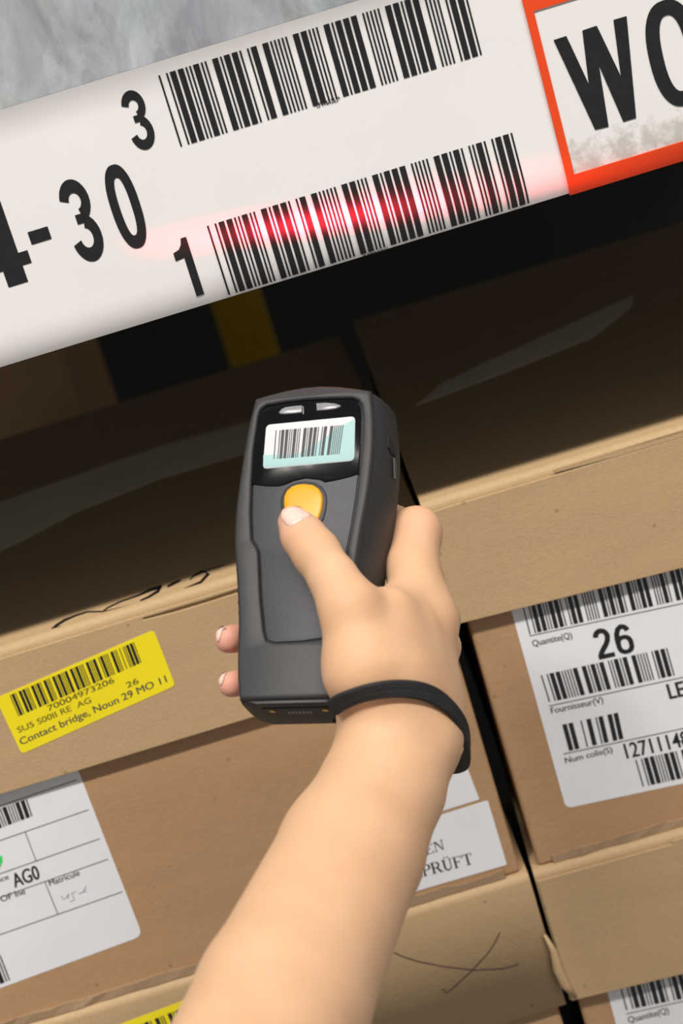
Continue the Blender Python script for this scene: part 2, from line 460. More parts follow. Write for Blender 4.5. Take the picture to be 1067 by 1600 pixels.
def sheet(name, pts3, n, thick, mt, parent):
    """thin sheet of real thickness from a 3-D outline, its top at +thick along n"""
    k = len(pts3)
    V = [p for p in pts3] + [p + n * thick for p in pts3]
    Fc = [tuple(range(k))[::-1], tuple(range(k, 2 * k))] + [(i, (i + 1) % k, k + (i + 1) % k, k + i) for i in range(k)]
    return build(name, V, Fc, mt, parent)
LT = 0.0002   # label thickness
def label_on(name, px, r, plane, mt, parent):
    return sheet(name, [plane.hit(*p) for p in round_poly(px, r)], plane.n, LT, mt, parent)

# ================================================================== THE SETTING
XL, XR = -0.75, 0.85
v, f = box_vf(XL, XR, 0.002, 1.3, -0.03, 0.0)
o = build('floor', v, f, DECK); tag(o, 'lower steel shelf carrying the boxes', None, None, 'structure')
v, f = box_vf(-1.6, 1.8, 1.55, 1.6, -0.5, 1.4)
o = build('backdrop', v, f, DARKM); tag(o, 'added dark backdrop behind the rack', None, None, 'structure')  # added slab shuts out the bright ambient; its dark tone stands for shade
v, f = box_vf(XL, XR, -0.02, 1.3, Z0 + 0.262, Z0 + 0.287)
o = build('ceiling', v, f, DECK); tag(o, 'underside of the shelf deck above the boxes', None, None, 'structure')

# ------------------------------------------------------------------ rail profile
RY = -0.075
CURL = 0.0934
def rail_profile():
    pts = [(RY - 0.0022, Z0 + 0.2453)]; ts = [0.0]; ang = []
    n = 120; H = 0.1098
    for i in range(n):
        t = (i + .5) * H / n
        if t < .015: a = -math.radians(17) * (1 - t / .015)
        elif t < CURL: a = 0
        else: a = -math.radians(27) * ((t - CURL) / (H - CURL)) ** 1.5
        y, z = pts[-1]
        pts.append((y - math.sin(a) * H / n, z - math.cos(a) * H / n)); ts.append((i + 1) * H / n); ang.append(a)
    ang.append(ang[-1])
    return np.array(pts), np.array(ts), np.array(ang), H
RP, RT, RA, RH = rail_profile()
def rail(s, t, e=0.0):
    y = np.interp(t, RT, RP[:, 0]); z = np.interp(t, RT, RP[:, 1]); a = np.interp(t, RT, RA)
    if t > RH: z -= (t - RH) * math.cos(a); y -= (t - RH) * math.sin(a)
    if t < 0: z += -t * math.cos(a); y += -t * math.sin(a)
    return np.array([s, y - math.cos(a) * e, z + math.sin(a) * e])
def rail_st(x, y):
    d = ray(x, y); best = None
    for i in range(len(RP) - 1):
        p, q = RP[i], RP[i + 1]
        tv = q - p; nn = np.array([tv[1], -tv[0]])
        den = d[1] * nn[0] + d[2] * nn[1]
        k = ((p[0] - CLOC[1]) * nn[0] + (p[1] - CLOC[2]) * nn[1]) / den
        h = CLOC + d * k
        u = ((h[1] - p[0]) * tv[0] + (h[2] - p[1]) * tv[1]) / np.dot(tv, tv)
        lo = -1e9 if i == 0 else -1e-6
        hi = 1e9 if i == len(RP) - 2 else 1 + 1e-6
        if lo <= u <= hi and (best is None or k < best[2]): best = (h[0], RT[i] + u * (RT[i + 1] - RT[i]), k)
    return np.array(best[:2])
def rail_mesh(name, vf, mt, parent, e):
    """flat (s, t) mesh -> cut across the curl -> laid on the strip"""
    V, Fc = vf
    bm = bmesh.new()
    vs_ = [bm.verts.new((p[0], p[1], lay(p))) for p in V]
    for q in Fc:
        try: bm.faces.new([vs_[i] for i in q])
        except ValueError: pass
    tmin = min(p[1] for p in V); tmax = max(p[1] for p in V)
    for tc in list(np.linspace(0.0, .015, 6)) + list(np.linspace(CURL, RH, 12)):
        if tmin < tc < tmax:
            bmesh.ops.bisect_plane(bm, geom=bm.verts[:] + bm.edges[:] + bm.faces[:], plane_co=(0, tc, 0), plane_no=(0, 1, 0))
    bm.verts.index_update()
    VV = [rail(v_.co.x, v_.co.y, e + v_.co.z) for v_ in bm.verts]; FF = [[v_.index for v_ in f_.verts] for f_ in bm.faces]
    bm.free()
    return flat(name, VV, FF, mt, parent)

# the beam: a folded galvanised C-section behind the strip
bm_prof = [(RY + 0.003, Z0 + 0.155), (RY + 0.003, Z0 + 0.2435), (RY - 0.0012, Z0 + 0.2454), (RY - 0.0012, Z0 + 0.33), (RY + 0.012, Z0 + 0.336), (0.02, Z0 + 0.336), (0.02, Z0 + 0.29), (-0.022, Z0 + 0.288), (-0.022, Z0 + 0.163), (-0.027, Z0 + 0.155)]
k = len(bm_prof)
V = [(XL, y, z) for y, z in bm_prof] + [(XR, y, z) for y, z in bm_prof]
Fc = [tuple(range(k)), tuple(range(k, 2 * k))[::-1]] + [(i, (i + 1) % k, k + (i + 1) % k, k + i) for i in range(k)]
beam = build('rack_beam', V, Fc, GALV)
tag(beam, 'mottled grey galvanised steel rack beam above the white strip', 'beam')
# two uprights outside the frame carry beam and shelves
for xx in (XL - 0.03, XR + 0.03):
    v, f = box_vf(xx - 0.03, xx + 0.03, -0.03, 0.03, -0.03, Z0 + 0.7)
    o = build('trim_1' if xx < 0 else 'trim_2', v, f, GALV); tag(o, 'galvanised upright of the rack', None, None, 'structure')

# ------------------------------------------------------------------ white label strip
strip = thing('shelf_label_strip', 'long white label strip with barcodes and 4-30 along the beam', 'label strip', (0, RY, Z0 + 0.13))
def strip_shell():
    n = len(RP); th = 0.0014
    prof = [(RP[i][0], RP[i][1]) for i in range(0, n, 2)] + [(RP[i][0] + math.cos(RA[i]) * th * min(1, .05 + i / 8), RP[i][1] - math.sin(RA[i]) * th * min(1, .05 + i / 8)) for i in range(n - 1, -1, -2)]
    k = len(prof)
    V = [(XL + .02, y, z) for y, z in prof] + [(XR - .02, y, z) for y, z in prof]
    Fc = [tuple(range(k)), tuple(range(k, 2 * k))] + [(i, (i + 1) % k, k + (i + 1) % k, k + i) for i in range(k)]
    return build('plastic_strip', V, Fc, RAILM, strip, smooth=True, sharp=40)
strip_shell()
PE = 0.00025
def rail_glyph(name, c, L, R, T, B, mt, parent, e=PE):
    s0, s1 = rail_st(*L)[0], rail_st(*R)[0]; t0, t1 = rail_st(*T)[1], rail_st(*B)[1]
    V, Fc = glyph(c)
    return rail_mesh(name, ([(s0 + (s1 - s0) * p[0], t1 + (t0 - t1) * p[1], *p[2:]) for p in V], Fc), mt, parent, e)
rail_glyph('digit', '3', (187, 158), (244, 214), (201, 141), (222, 236), INK, strip)
rail_glyph('digit', '3', (88, 300), (167, 388), (113, 278), (138, 411), INK, strip)
rail_glyph('digit', '0', (158, 280), (235, 368), (176, 257), (209, 390), INK, strip)
rail_glyph('hyphen', '-', (46, 372), (77, 362), (59, 358), (64, 378), INK, strip)
s1 = rail_st(45, 397)[0]; wd = 0.027
T4, B4 = rail_st(113, 278)[1], rail_st(138, 411)[1]
V, Fc = glyph('4')
rail_mesh('digit', ([(s1 - wd + wd * p[0], B4 + (T4 - B4) * p[1]) for p in V], Fc), INK, strip, PE)
rail_glyph('digit', '1', (271, 397), (319, 457), (287, 371), (313, 461), INK, strip)
def rail_bars(seq, tl, bl, xr):
    s0, t0 = rail_st(*tl); t1 = rail_st(*bl)[1]; s1 = rail_st(*xr)[0]
    vf = merge(*[rect(s0 + (s1 - s0) * a, t0, s0 + (s1 - s0) * b, t1) for a, b in bars(seq)])
    return rail_mesh('barcode', vf, INK, strip, PE)
rail_bars(SEQ1, (247, 118), (280, 230), (752, 82))
rail_bars(SEQ2, (323, 353), (359, 460), (827, 318))
def rail_word(txt, p0, p1, hpx, bold=0):
    a = rail_st(*p0); b = rail_st(*p1); V, Fc = word(txt, bold)
    h = hpx / F * 0.86
    return rail_mesh('small_lettering', ([(a[0] + (b[0] - a[0]) * p[0], a[1] - h * p[1], *p[2:]) for p in V], Fc), INK, strip, PE)
rail_word('*LFW64363*', (492, 170), (532, 158), 7)
rail_word('*LFW64361*', (567, 402), (607, 390), 5)

# ------------------------------------------------------------------ red framed sign clipped over the strip
sg_o = rail_st(812, 20); si = rail_st(829, 19); so_b = rail_st(893, 301); si_b = rail_st(899, 271)
sL = rail_st(850, 140)[0]; sLi = rail_st(863.5, 140)[0]
tTi = rail_st(831, 18)[1]; tBi = rail_st(899, 271)[1]; tB = rail_st(893, 302)[1]
tT = tTi - (tB - tBi) * 0.8
sR = sL + 0.21; sRi = sR - (sLi - sL)
sign = thing('framed_sign', 'white sign with red frame and black letters on the right of the strip', 'sign', (sL + 0.1, RY, Z0 + 0.13))
def sign_sheet(name, vf_outline, mt, e0, e1):
    top = None
    V, Fc = vf_outline
    o1 = rail_mesh(name, (V, Fc), mt, sign, e0)
    m = o1.modifiers.new('thickness', 'SOLIDIFY'); m.thickness = e1 - e0; m.offset = 0
    return o1
so = round_poly([(sL, tT), (sR, tT), (sR, tB), (sL, tB)], [.001, .001, .003, .003])
fr = merge(rect(sL, tT, sLi, tB), rect(sRi, tT, sR, tB), rect(sLi, tT, sRi, tTi), rect(sLi, tBi, sRi, tB))
sign_sheet('red_frame', fr, RED, 0.0009, 0.0017)
sign_sheet('white_panel', rect(sLi - .001, tTi - .001, sRi + .001, tBi + .001), SIGNW, 0.0004, 0.0009)
Wp = [(660, 125), (700, 112), (770, 262), (750, 95), (795, 80), (870, 237), (847, 62), (888, 50), (918, 368), (878, 380), (802, 205), (832, 395), (790, 405)]
Wp = [tuple(rail_st(534 + x / 2.0, y / 2.0)) for x, y in Wp]
rail_mesh('letter', (Wp, [(0, 1, 2, 11, 12), (2, 3, 4, 10, 11), (4, 5, 9, 10), (5, 6, 7, 8, 9)]), INK, sign, 0.0010)
s0, s1 = rail_st(1006, 62)[0], rail_st(1098, 92)[0]; t0, t1 = rail_st(1033, 1)[1], rail_st(1072, 164)[1]
V, Fc = ring(.5, .5, .5, .5, .27, .14)
rail_mesh('letter', ([(s0 + (s1 - s0) * x, t1 + (t0 - t1) * y) for x, y in V], Fc), INK, sign, 0.0010)

# ------------------------------------------------------------------ boxes
def carton(label, cat, x0, x1, zb, zt, skirt, gl=0.0045, gr=0.0045, yaw=0.0, depth=0.52, slant=0.0, group=None, yoff=0.0):
    """two-piece carton: body and telescoping lid. x0/x1 = lid ends, front skirt face at y = yoff"""
    root = thing('cardboard_box', label, cat, ((x0 + x1) / 2, yoff + depth / 2, zb), group)
    piv = Vector((x0, yoff, 0)); rot = Matrix.Rotation(-yaw, 3, 'Z')
    def tf(p): q = rot @ (Vector(p) - piv) + piv; return np.array(q)
    g = 0.0045
    v, f = box_vf(x0 + gl, x1 - gr, yoff + g, yoff + depth - g, zb, zt - 0.006)
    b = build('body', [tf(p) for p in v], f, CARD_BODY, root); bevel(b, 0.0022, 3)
    # lid: open shell with rounded folds, lower rim slightly uneven
    nx = 12; xs = [x0 + (x1 - x0) * i / nx for i in range(nx + 1)]
    r = 0.0048
    prof = [(0, 0)]
    V = []; Fc = []
    # cross-section front-to-back, swept along x
    fr = [(yoff, None)] + [(yoff + r - r * math.cos(a), zt - r + r * math.sin(a)) for a in np.linspace(0, math.pi / 2, 6)]
    bk = [(yoff + depth - (y - yoff), z) for y, z in fr[::-1]]
    sec = fr + bk
    for i, x in enumerate(xs):
        zl = zt - skirt - slant * (x - x0) + 0.0006 * math.sin(i * 2.3)
        for y, z in sec:
            V.append(tf((x, y, zl if z is None else z)))
    m = len(sec)
    for i in range(nx):
        for j in range(m - 1): Fc.append((i * m + j, i * m + j + 1, (i + 1) * m + j + 1, (i + 1) * m + j))
    Fc.append(tuple(range(m))); Fc.append(tuple(range(nx * m, nx * m + m))[::-1])
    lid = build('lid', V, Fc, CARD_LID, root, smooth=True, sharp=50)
    sm = lid.modifiers.new('board', 'SOLIDIFY'); sm.thickness = 0.0035; sm.offset = -1
    n = np.array(rot @ Vector((0, -1, 0)))
    P = dict(root=root, lid=lid, body=Plane(tf((x0, yoff + g, zb)), n), front=Plane(tf((x0, yoff, zb)), n), top=Plane((0, 0, zt), (0, 0, 1)), tf=tf, n=n)
    return P
def front_ply(P, slot_px, zt, x0, x1, zlo, slant=0.0, yoff=0.0, sub='front_ply'):
    """outer ply of the lid's front with the slit where the flap is tucked in"""
    tf = P['tf']; th = 0.0014
    sp = P['front'].hit(*slot_px); sx = sp[0]; sz = sp[2]
    gap = 0.0016
    n = 10
    xs = np.linspace(sx, x1 - .001, n)
    jag = [0.0005 * math.sin(i * 5.1) + 0.0003 * math.sin(i * 2.2) for i in range(n)]
    topz = zt - 0.0052
    out = [(x0 + .001, zlo)] + [(x1 - .001, zlo - slant * (x1 - x0))]
    out += [(x, sz - gap / 2 + j) for x, j in zip(xs[::-1], jag)]
    out += [(x, sz + gap / 2 + j * .4) for x, j in zip(xs, jag)]
    out += [(x1 - .001, topz), (x0 + .001, topz)]
    pts = [tf((x, yoff - 0.0001, z)) for x, z in out]
    o = sheet(sub, pts, P['n'], th, CARD_LID, P['lid'])
    bevel(o, 0.0006, 2)
    return Plane(tf((x0, yoff - 0.0001 - th, 0)), P['n'])
zr = Z0
A = carton('upper left cardboard box with yellow label on its lid and a white form label', 'box', -0.335, 0.0390, zr - 0.2335, zr - 0.0165, 0.0782, gr=0.0020)
B = carton('upper right cardboard box bearing the white label that reads 26', 'box', 0.0405, 0.40, zr - 0.2335, zr - 0.0085, 0.0696, gl=0.0068, yaw=math.radians(1.5), slant=0.045)
Cb = carton('lower left cardboard box with a pen cross on its lid', 'box', -0.335, 0.0405, zr - 0.452, zr - 0.2335, 0.0872)
Db = carton('lower right cardboard box with curled lid corner below the 26 label', 'box', 0.0432, 0.40, zr - 0.452, zr - 0.2335, 0.0850, yaw=math.radians(3.0), slant=0.035)
for P_ in (A, B, Cb, Db): P_['root']['group'] = 'lidded cardboard boxes on the shelf'
Af = front_ply(A, (224, 967), zr - 0.0165, -0.335, 0.0390, zr - 0.0165 - 0.0782)
Bf = front_ply(B, (866, 736), zr - 0.0085, 0.0405, 0.40, zr - 0.0085 - 0.0696, slant=0.045)
Cf = Cb['front']
Df = front_ply(Db, (1050, 1316), zr - 0.2335, 0.0432, 0.40, zr - 0.2335 - 0.0850, slant=0.035)

# torn bottom flaps peeping out under the two upper bodies
def bottom_flap(P, x0, x1, zb, seed):
    r = random.Random(seed); n = 40; V = []
    for i in range(n + 1):
        x = x0 + (x1 - x0) * i / n
        V += [P['tf']((x, 0.0035 - 0.0012 * r.random(), zb + 0.0002)), P['tf']((x, 0.0035 - 0.0012 * r.random(), zb + 0.0042 + 0.0016 * r.random())), P['tf']((x, 0.03, zb + 0.0042)), P['tf']((x, 0.03, zb + 0.0002))]
    Fc = []
    for i in range(n):
        for j in range(4): Fc.append((4 * i + j, 4 * i + (j + 1) % 4, 4 * i + 4 + (j + 1) % 4, 4 * i + 4 + j))
    Fc += [(0, 1, 2, 3), (4 * n, 4 * n + 1, 4 * n + 2, 4 * n + 3)]
    o = build('bottom_flap', V, Fc, CARD_RAW, P['root']); o['label'] = 'torn dark corrugated bottom edge'
bottom_flap(A, -0.325, 0.028, zr - 0.2335, 3)
bottom_flap(B, 0.056, 0.39, zr - 0.2335, 4)

# pale sheets stand in for a strip of light; marker scrawl on the lids
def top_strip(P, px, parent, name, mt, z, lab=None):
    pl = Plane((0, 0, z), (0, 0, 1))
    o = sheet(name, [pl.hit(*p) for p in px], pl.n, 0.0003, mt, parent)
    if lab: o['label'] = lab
top_strip(B, [(690, 600), (760, 566), (990, 462), (985, 480), (925, 528), (800, 578), (650, 634)], B['lid'], 'light_band', LITBAND, zr - 0.0085, 'pale band standing for light on the lid top')
top_strip(A, [(-60, 806), (100, 750), (250, 698), (420, 650), (480, 632), (480, 680), (400, 704), (250, 748), (120, 800), (40, 842), (-60, 890)], A['lid'], 'light_band', LITBAND, zr - 0.0165, 'pale band standing for light on the lid top')
def c5(x, y): return (x / 2.964, 893 + y / 2.964)
scr = [[(240, 268), (262, 250), (300, 226), (350, 205), (405, 188), (470, 186)],
       [(238, 268), (290, 274), (350, 266), (420, 248), (455, 228)],
       [(470, 190), (500, 168), (560, 140), (640, 112), (700, 84), (748, 72), (735, 90), (690, 118), (650, 136)],
       [(775, 72), (800, 58), (835, 42)],
       [(480, 186), (600, 168), (720, 135), (850, 90), (930, 50), (965, 12), (940, -2), (900, 18), (880, 40)],
       [(900, 22), (960, -6), (1040, -30)]]
pl = Plane((0, 0, zr - 0.0165), (0, 0, 1))
wds = [[5, 7, 7, 5, 4, 4], [7, 6, 5, 5, 5], [3, 4, 4, 5, 9, 11, 8, 6, 4], [5, 8, 5], [2, 2, 2.5, 3, 7, 10, 6, 4, 3], [3, 3, 2]]
vf = merge(*[stroke([c5(*p) for p in s_], [q * .55 for q in w_]) for s_, w_ in zip(scr, wds)])
def scrawl_pt(p):
    h = pl.hit(*p[:2]); h[1] = max(h[1], 0.0050); return h + np.array([0, 0, .0002 + lay(p)])
flat('marker_scrawl', [scrawl_pt(p) for p in vf[0]], vf[1], MARKER, A['lid'])

# yellow label, upper left lid
lb = label_on('yellow_label', [(-7, 1091), (240, 984), (274, 1071), (34, 1178)], 7, Af, YPAPER, A['lid'])
EP = 0.0003
plane_bars('barcode', 'n W n _ W W n n _ W n W n _ W n n _ W n W n n W _ W n W n n n _ W n n W _ n W n n n _ W n n _ n _ n n W W n', Af, (15, 1086), (29, 1119), (209, 1003), (221, 1035), INK, A['lid'], EP)
plane_print('small_lettering', word('70004973206'), Af, (76, 1111), (179, 1066), (73, 1104), INKY, A['lid'], EP)
plane_print('small_lettering', word('26'), Af, (199, 1075), (217, 1067), (196, 1068), INKY, A['lid'], EP)
plane_print('small_lettering', word('SU5 S00II RE  AG'), Af, (29, 1145), (143, 1097), (26, 1138), INKY, A['lid'], EP)
plane_print('small_lettering', word('Contact bridge, Noun 29 MO 11'), Af, (33, 1164), (261, 1065), (29.5, 1155.5), INKG, A['lid'], EP)

# white form label, upper left body
wl = label_on('form_label', [(-140, 1272), (117, 1190), (223, 1462), (-60, 1566)], [0, 0, 14, 0], A['body'], PAPER, A['root'])
def k7(x, y): return (x / 2.964, 1180 + y / 2.964)
segs = [[(-60, 1280), (0, 1259), (120, 1218)], [(-60, 1334), (0, 1313), (138, 1265)], [(39.5, 1300), (57, 1346)], [(-60, 1387), (0, 1365), (156, 1310)], [(-60, 1423), (0, 1402), (169, 1342)], [(70, 1377), (90.5, 1428)], [(-60, 1482), (0, 1460), (191, 1393)]]
plane_lines('ruled_lines', segs, 1.3, A['body'], LINE, wl, EP)
plane_bars('barcode', 'n _ n W n W n _ W n n W n n W n n n W W n', A['body'], (-70, 1288), (-58, 1315), (42, 1248), (51, 1275), INK, wl, EP)
plane_bars('barcode', 'W n n W n W n n', A['body'], (-45, 1508), (-30, 1550), (1, 1492), (16, 1531), INK, wl, EP)
plane_print('lettering', word('AG0', .006), A['body'], (23, 1387), (63, 1372), (16, 1366), INK, wl, EP)
plane_print('small_lettering', word('Reference'), A['body'], (-38, 1392), (14, 1373), (-40.5, 1385.5), INK, wl, EP)
plane_print('small_lettering', word('Matricule'), A['body'], (78, 1384.5), (125, 1367), (75.5, 1377), INK, wl, EP)
plane_print('small_lettering', word('Nos OF lne'), A['body'], (-25, 1419), (40, 1396), (-27.5, 1411.5), INK, wl, EP)
hw = [[(285, 650), (295, 668), (310, 655), (318, 640), (316, 665)], [(350, 630), (332, 640), (340, 655), (345, 668), (325, 678)], [(365, 640), (385, 632), (400, 600), (390, 635), (402, 632)]]
plane_lines('handwriting', [[k7(*p) for p in s_] for s_ in hw], 1.5, A['body'], PEN, wl, EP)
gs = label_on('green_sticker', [(-30, 1352), (3, 1336), (4, 1346), (-3, 1362), (-30, 1372)], 1, Plane(A['body'].p + A['body'].n * LT, A['body'].n), GREEN, A['root'])
# two white slips at the right end of the same body
label_on('white_slip', [(600, 1120), (690, 1094), (749, 1249), (655, 1278)], 2, A['body'], PAPER, A['root'])
Ab2 = Plane(A['body'].p + A['body'].n * LT, A['body'].n)
gl = label_on('inspection_slip', [(470, 1342), (762, 1250), (792, 1351), (500, 1436)], [2, 4, 3, 2], Ab2, PAPER, A['root'])
plane_print('lettering', serif_word('EN'), Ab2, (665, 1336), (696, 1326), (661, 1321), INK, gl, EP)
plane_print('lettering', serif_word('GEPRUFT'), Ab2, (627, 1378), (741, 1349), (622, 1361), INK, gl, EP)

# white label reading 26, upper right body
bb = B['body']
l26 = label_on('shipping_label', [(796, 944), (1210, 850), (1292, 1176), (884, 1263)], [0, 0, 10, 10], bb, PAPER, B['root'])
plane_bars('barcode', 'n _ n W W n n W W n _ n W W _ n n n n n _ W n W n W n _ W n n W W _ n n n W n _ W W n n W n _ n W n n W _ W n W n _ n W W n', bb, (815, 944), (827, 991), (1178, 861), (1190, 908), INK, l26, EP)
plane_lines('ruled_lines', [[(827, 993.5), (1067, 942.5), (1200, 914)], [(857.5, 1103), (1067, 1058), (1230, 1023)], [(879.6, 1178), (1067, 1138), (1250, 1099)]], 1.4, bb, LINE, l26, EP)
plane_print('small_lettering', word('Quantite(Q)'), bb, (832.5, 1010), (894, 996.5), (830.5, 1002), INK, l26, EP)
def two_glyphs(a, b, gap):
    wv = (1 - gap) / 2
    (v1, f1), (v2, f2) = glyph(a), glyph(b)
    return merge(([(p[0] * wv, *p[1:]) for p in v1], f1), ([(p[0] * wv + wv + gap, *p[1:]) for p in v2], f2))
plane_print('digits', two_glyphs('2', '6', .07), bb, (935, 1031), (994, 1018), (922, 985), INK, l26, EP)
plane_bars('barcode', 'n _ n W W n n n n W _ W n W n W _ n n W n W _ W n n n n _ n W W n', bb, (844.5, 1055), (857.5, 1097), (1042, 1012), (1054, 1055), INK, l26, EP)
plane_print('small_lettering', word('Fournisseur(V)'), bb, (861.5, 1115), (942.5, 1097.5), (859.5, 1107), INK, l26, EP)
plane_print('lettering', word('LEX', .012), bb, (1046, 1092), (1092, 1082), (1039.5, 1069), INK, l26, EP)
plane_bars('barcode', 'W W _ _ n _ W _ n W _ W W', bb, (878, 1132), (889, 1173), (965, 1113), (974, 1154), INK, l26, EP)
plane_print('small_lettering', word('Num colis(S)'), bb, (883.5, 1192.5), (957, 1175), (881.5, 1185), INK, l26, EP)
plane_print('lettering', word('12711148', .006), bb, (979, 1185), (1078, 1164), (972.5, 1162), INK, l26, EP)
plane_bars('barcode', 'n _ n W W n n n W W n _ W n W n _ n W n n W _ W W n', bb, (992, 1187), (1004, 1229), (1150, 1153), (1162, 1195), INK, l26, EP)

# lower right body label
db = Db['body']
ld = label_on('shipping_label', [(944, 1532), (1180, 1482), (1280, 1840), (1040, 1890)], 8, db, PAPER, Db['root'])
plane_bars('barcode', 'n _ n W W n n W W n _ n W W _ n n n n n _ W n W n W', db, (968, 1541), (978, 1578), (1140, 1506), (1150, 1543), INK, ld, EP)
plane_lines('ruled_lines', [[(978, 1584), (1067, 1564), (1180, 1539)]], 1.4, db, LINE, ld, EP)
plane_print('small_lettering', word('Quantite(Q)'), db, (982, 1598), (1045, 1582.5), (980, 1590), INK, ld, EP)

# pen cross and second yellow label, lower left lid
def k8(x, y): return (560 + x / 2.105, 1180 + y / 2.105)
cr = [[(115, 648), (150, 664), (200, 679), (280, 695), (380, 707), (470, 703), (522, 690), (524, 684)], [(465, 584), (445, 622), (425, 652), (370, 712), (300, 776), (288, 782), (276, 768)]]
plane_lines('pen_cross', [[k8(*p) for p in s_] for s_ in cr], 1.7, Cf, MARK, Cb['lid'], 0.0002)
y2 = label_on('yellow_label', [(140, 1618), (385, 1527), (420, 1612), (175, 1703)], 7, Cf, YPAPER, Cb['lid'])
plane_bars('barcode', 'n W n _ W W n n _ W n W n _ W n n _ W n W n n W _ W n W n n n _ W n n W', Cf, (165, 1621), (179, 1654), (360, 1546), (374, 1579), INK, Cb['lid'], EP)

# curled flap at the lower left corner of the lower right lid
V = []; Fc = []
path = [k8(*p) for p in [(612, 590), (640, 640), (655, 700), (680, 755), (712, 795)]]
for i, p in enumerate(path):
    c = Df.hit(*p); wv = [0.0015, 0.003, 0.0042, 0.0042, 0.002][i]
    bul = [0.0, .002, .0032, .003, .001][i]
    for a in np.linspace(0, math.pi, 7):
        V.append(c + np.array([-math.cos(a) * wv * .7, 0, 0]) + Db['n'] * (bul * math.sin(a) + 0.0002))
for i in range(len(path) - 1):
    for j in range(6): Fc.append((i * 7 + j, i * 7 + j + 1, i * 7 + 8 + j, i * 7 + 7 + j))
cf = build('curled_corner', V, Fc, CARD_LID, Db['lid'], smooth=True)
sm = cf.modifiers.new('t', 'SOLIDIFY'); sm.thickness = 0.0008

# ------------------------------------------------------------------ behind the boxes
yp = Plane((0, 1.22, 0), (0, -1, 0))
c0 = yp.hit(385, 520)
up = thing('rack_upright', 'yellow rack post out of focus behind the boxes', 'post', (c0[0], 1.22, 0))
v, f = box_vf(c0[0] - .030, c0[0] + .030, 1.22, 1.225, 0, Z0 + 0.262); bevel(build('web', v, f, YPOST, up), .001)
for sx in (-1, 1):
    v, f = box_vf(c0[0] + sx * .0275 - .0025, c0[0] + sx * .0275 + .0025, 1.225, 1.28, 0, Z0 + 0.262); build('flange', v, f, YPOST, up)
rb = thing('cardboard_box', 'dim brown cardboard box deep in the rack on the left', 'box', (-0.34, 0.95, 0))
v, f = box_vf(-0.47, -0.21, 0.82, 1.15, 0, Z0 + 0.045); bevel(build('body', v, f, CARD_BODY, rb), .002)
v, f = box_vf(-0.474, -0.206, 0.816, 1.154, Z0 + 0.0, Z0 + 0.05); bevel(build('lid', v, f, CARD_LID, rb), .004)

# ================================================================== THE SCANNER
TAU, PSI, TILT = math.radians(24), math.radians(17), math.radians(4.0)
def cam_dir(v3): return v3[0] * CR + v3[1] * CU - v3[2] * fwd          # x right, y up, z towards the viewer
ey = cam_dir((math.cos(TAU) * math.sin(TILT), math.cos(TAU) * math.cos(TILT), -math.sin(TAU)))
ex0 = cam_dir((math.cos(TILT), -math.sin(TILT), 0))
ez0 = np.cross(ex0, ey)
ex = math.cos(PSI) * ex0 + math.sin(PSI) * ez0
ez = -math.sin(PSI) * ex0 + math.cos(PSI) * ez0
HS = 0.95
SO = at_t(480, 870, 0.78 * HS)
def s_loc(px, py, z=0.0):        # photo pixel -> scanner face coordinates at height z
    pl = Plane(SO + ez * z, ez); h = pl.hit(px, py) - SO
    return (np.dot(h, ex), np.dot(h, ey))
def s_w(x, y, z): return SO + ex * x + ey * y + ez * z

scanner = thing('barcode_scanner', 'dark grey handheld barcode scanner with lit display and yellow button held in the hand', 'scanner', tuple(s_w(0, -0.07, -0.02)))

FL = [(398, 622), (391, 640), (383, 680), (373, 740), (365, 800), (363, 850), (367, 900), (370, 960), (368, 1040), (369, 1080), (374, 1093)]
FR = [(579, 606), (584, 640), (585, 690), (578, 760), (565, 830), (556, 890), (550, 950), (546, 1010), (543, 1060), (541, 1090), (540, 1103)]
fl = sorted([s_loc(*p) for p in FL], key=lambda q: q[1]); frr = sorted([s_loc(*p) for p in FR], key=lambda q: q[1])
yb = max(fl[0][1], frr[0][1]); yt = min(fl[-1][1], frr[-1][1])
def smooth_interp(pts):
    Y = np.array([p[1] for p in pts]); X = np.array([p[0] for p in pts])
    g = np.linspace(Y[0] - .01, Y[-1] + .01, 160); v_ = np.interp(g, Y, X)
    kk = np.ones(13) / 13; vp = np.pad(v_, 6, mode='edge'); v2 = np.convolve(vp, kk, 'valid')
    return lambda y: float(np.interp(y, g, v2))
xl, xr = smooth_interp(fl), smooth_interp(frr)
DEPTH = 0.036
def depth_at(u):                 # u 0 bottom .. 1 top
    return DEPTH * (0.93 + 0.10 * math.sin(math.pi * min(1, u * 1.1)))
NST = 36
ys = [yb + (yt - yb) * i / (NST - 1) for i in range(NST)]
def section(y, u, shrink=0.0, zf=-0.0022):
    a, b = xl(y) + shrink, xr(y) - shrink; wv = b - a; d = depth_at(u) - shrink
    rim = .0012
    base = [(a + .003, zf), (b - .003, zf), (b - .0006, zf - .0016), (b + .03 * wv, -.22 * d), (b + .075 * wv, -.48 * d), (b + .09 * wv, -.72 * d), (b + .05 * wv, -.92 * d), (b - .06 * wv, -d),
            (a + .12 * wv, -d), (a + .02 * wv, -.88 * d), (a - .008 * wv, -.66 * d), (a - .01 * wv, -.40 * d), (a - .006 * wv, -.18 * d), (a + .0002, zf - .0016)]
    return base
V = []; Fc = []
secs = []
stations = [(ys[0] - .0012, 0, .004)] + [(y, i / (NST - 1), 0) for i, y in enumerate(ys)] + [(ys[-1] + .0015, 1, .003)]
for y, u, sh in stations:
    secs.append([s_w(x, y, z) for x, z in section(min(max(y, yb), yt), u, sh)])
    V += secs[-1]
m = len(secs[0])
for i in range(len(secs) - 1):
    for j in range(m): Fc.append((i * m + j, i * m + (j + 1) % m, (i + 1) * m + (j + 1) % m, (i + 1) * m + j))
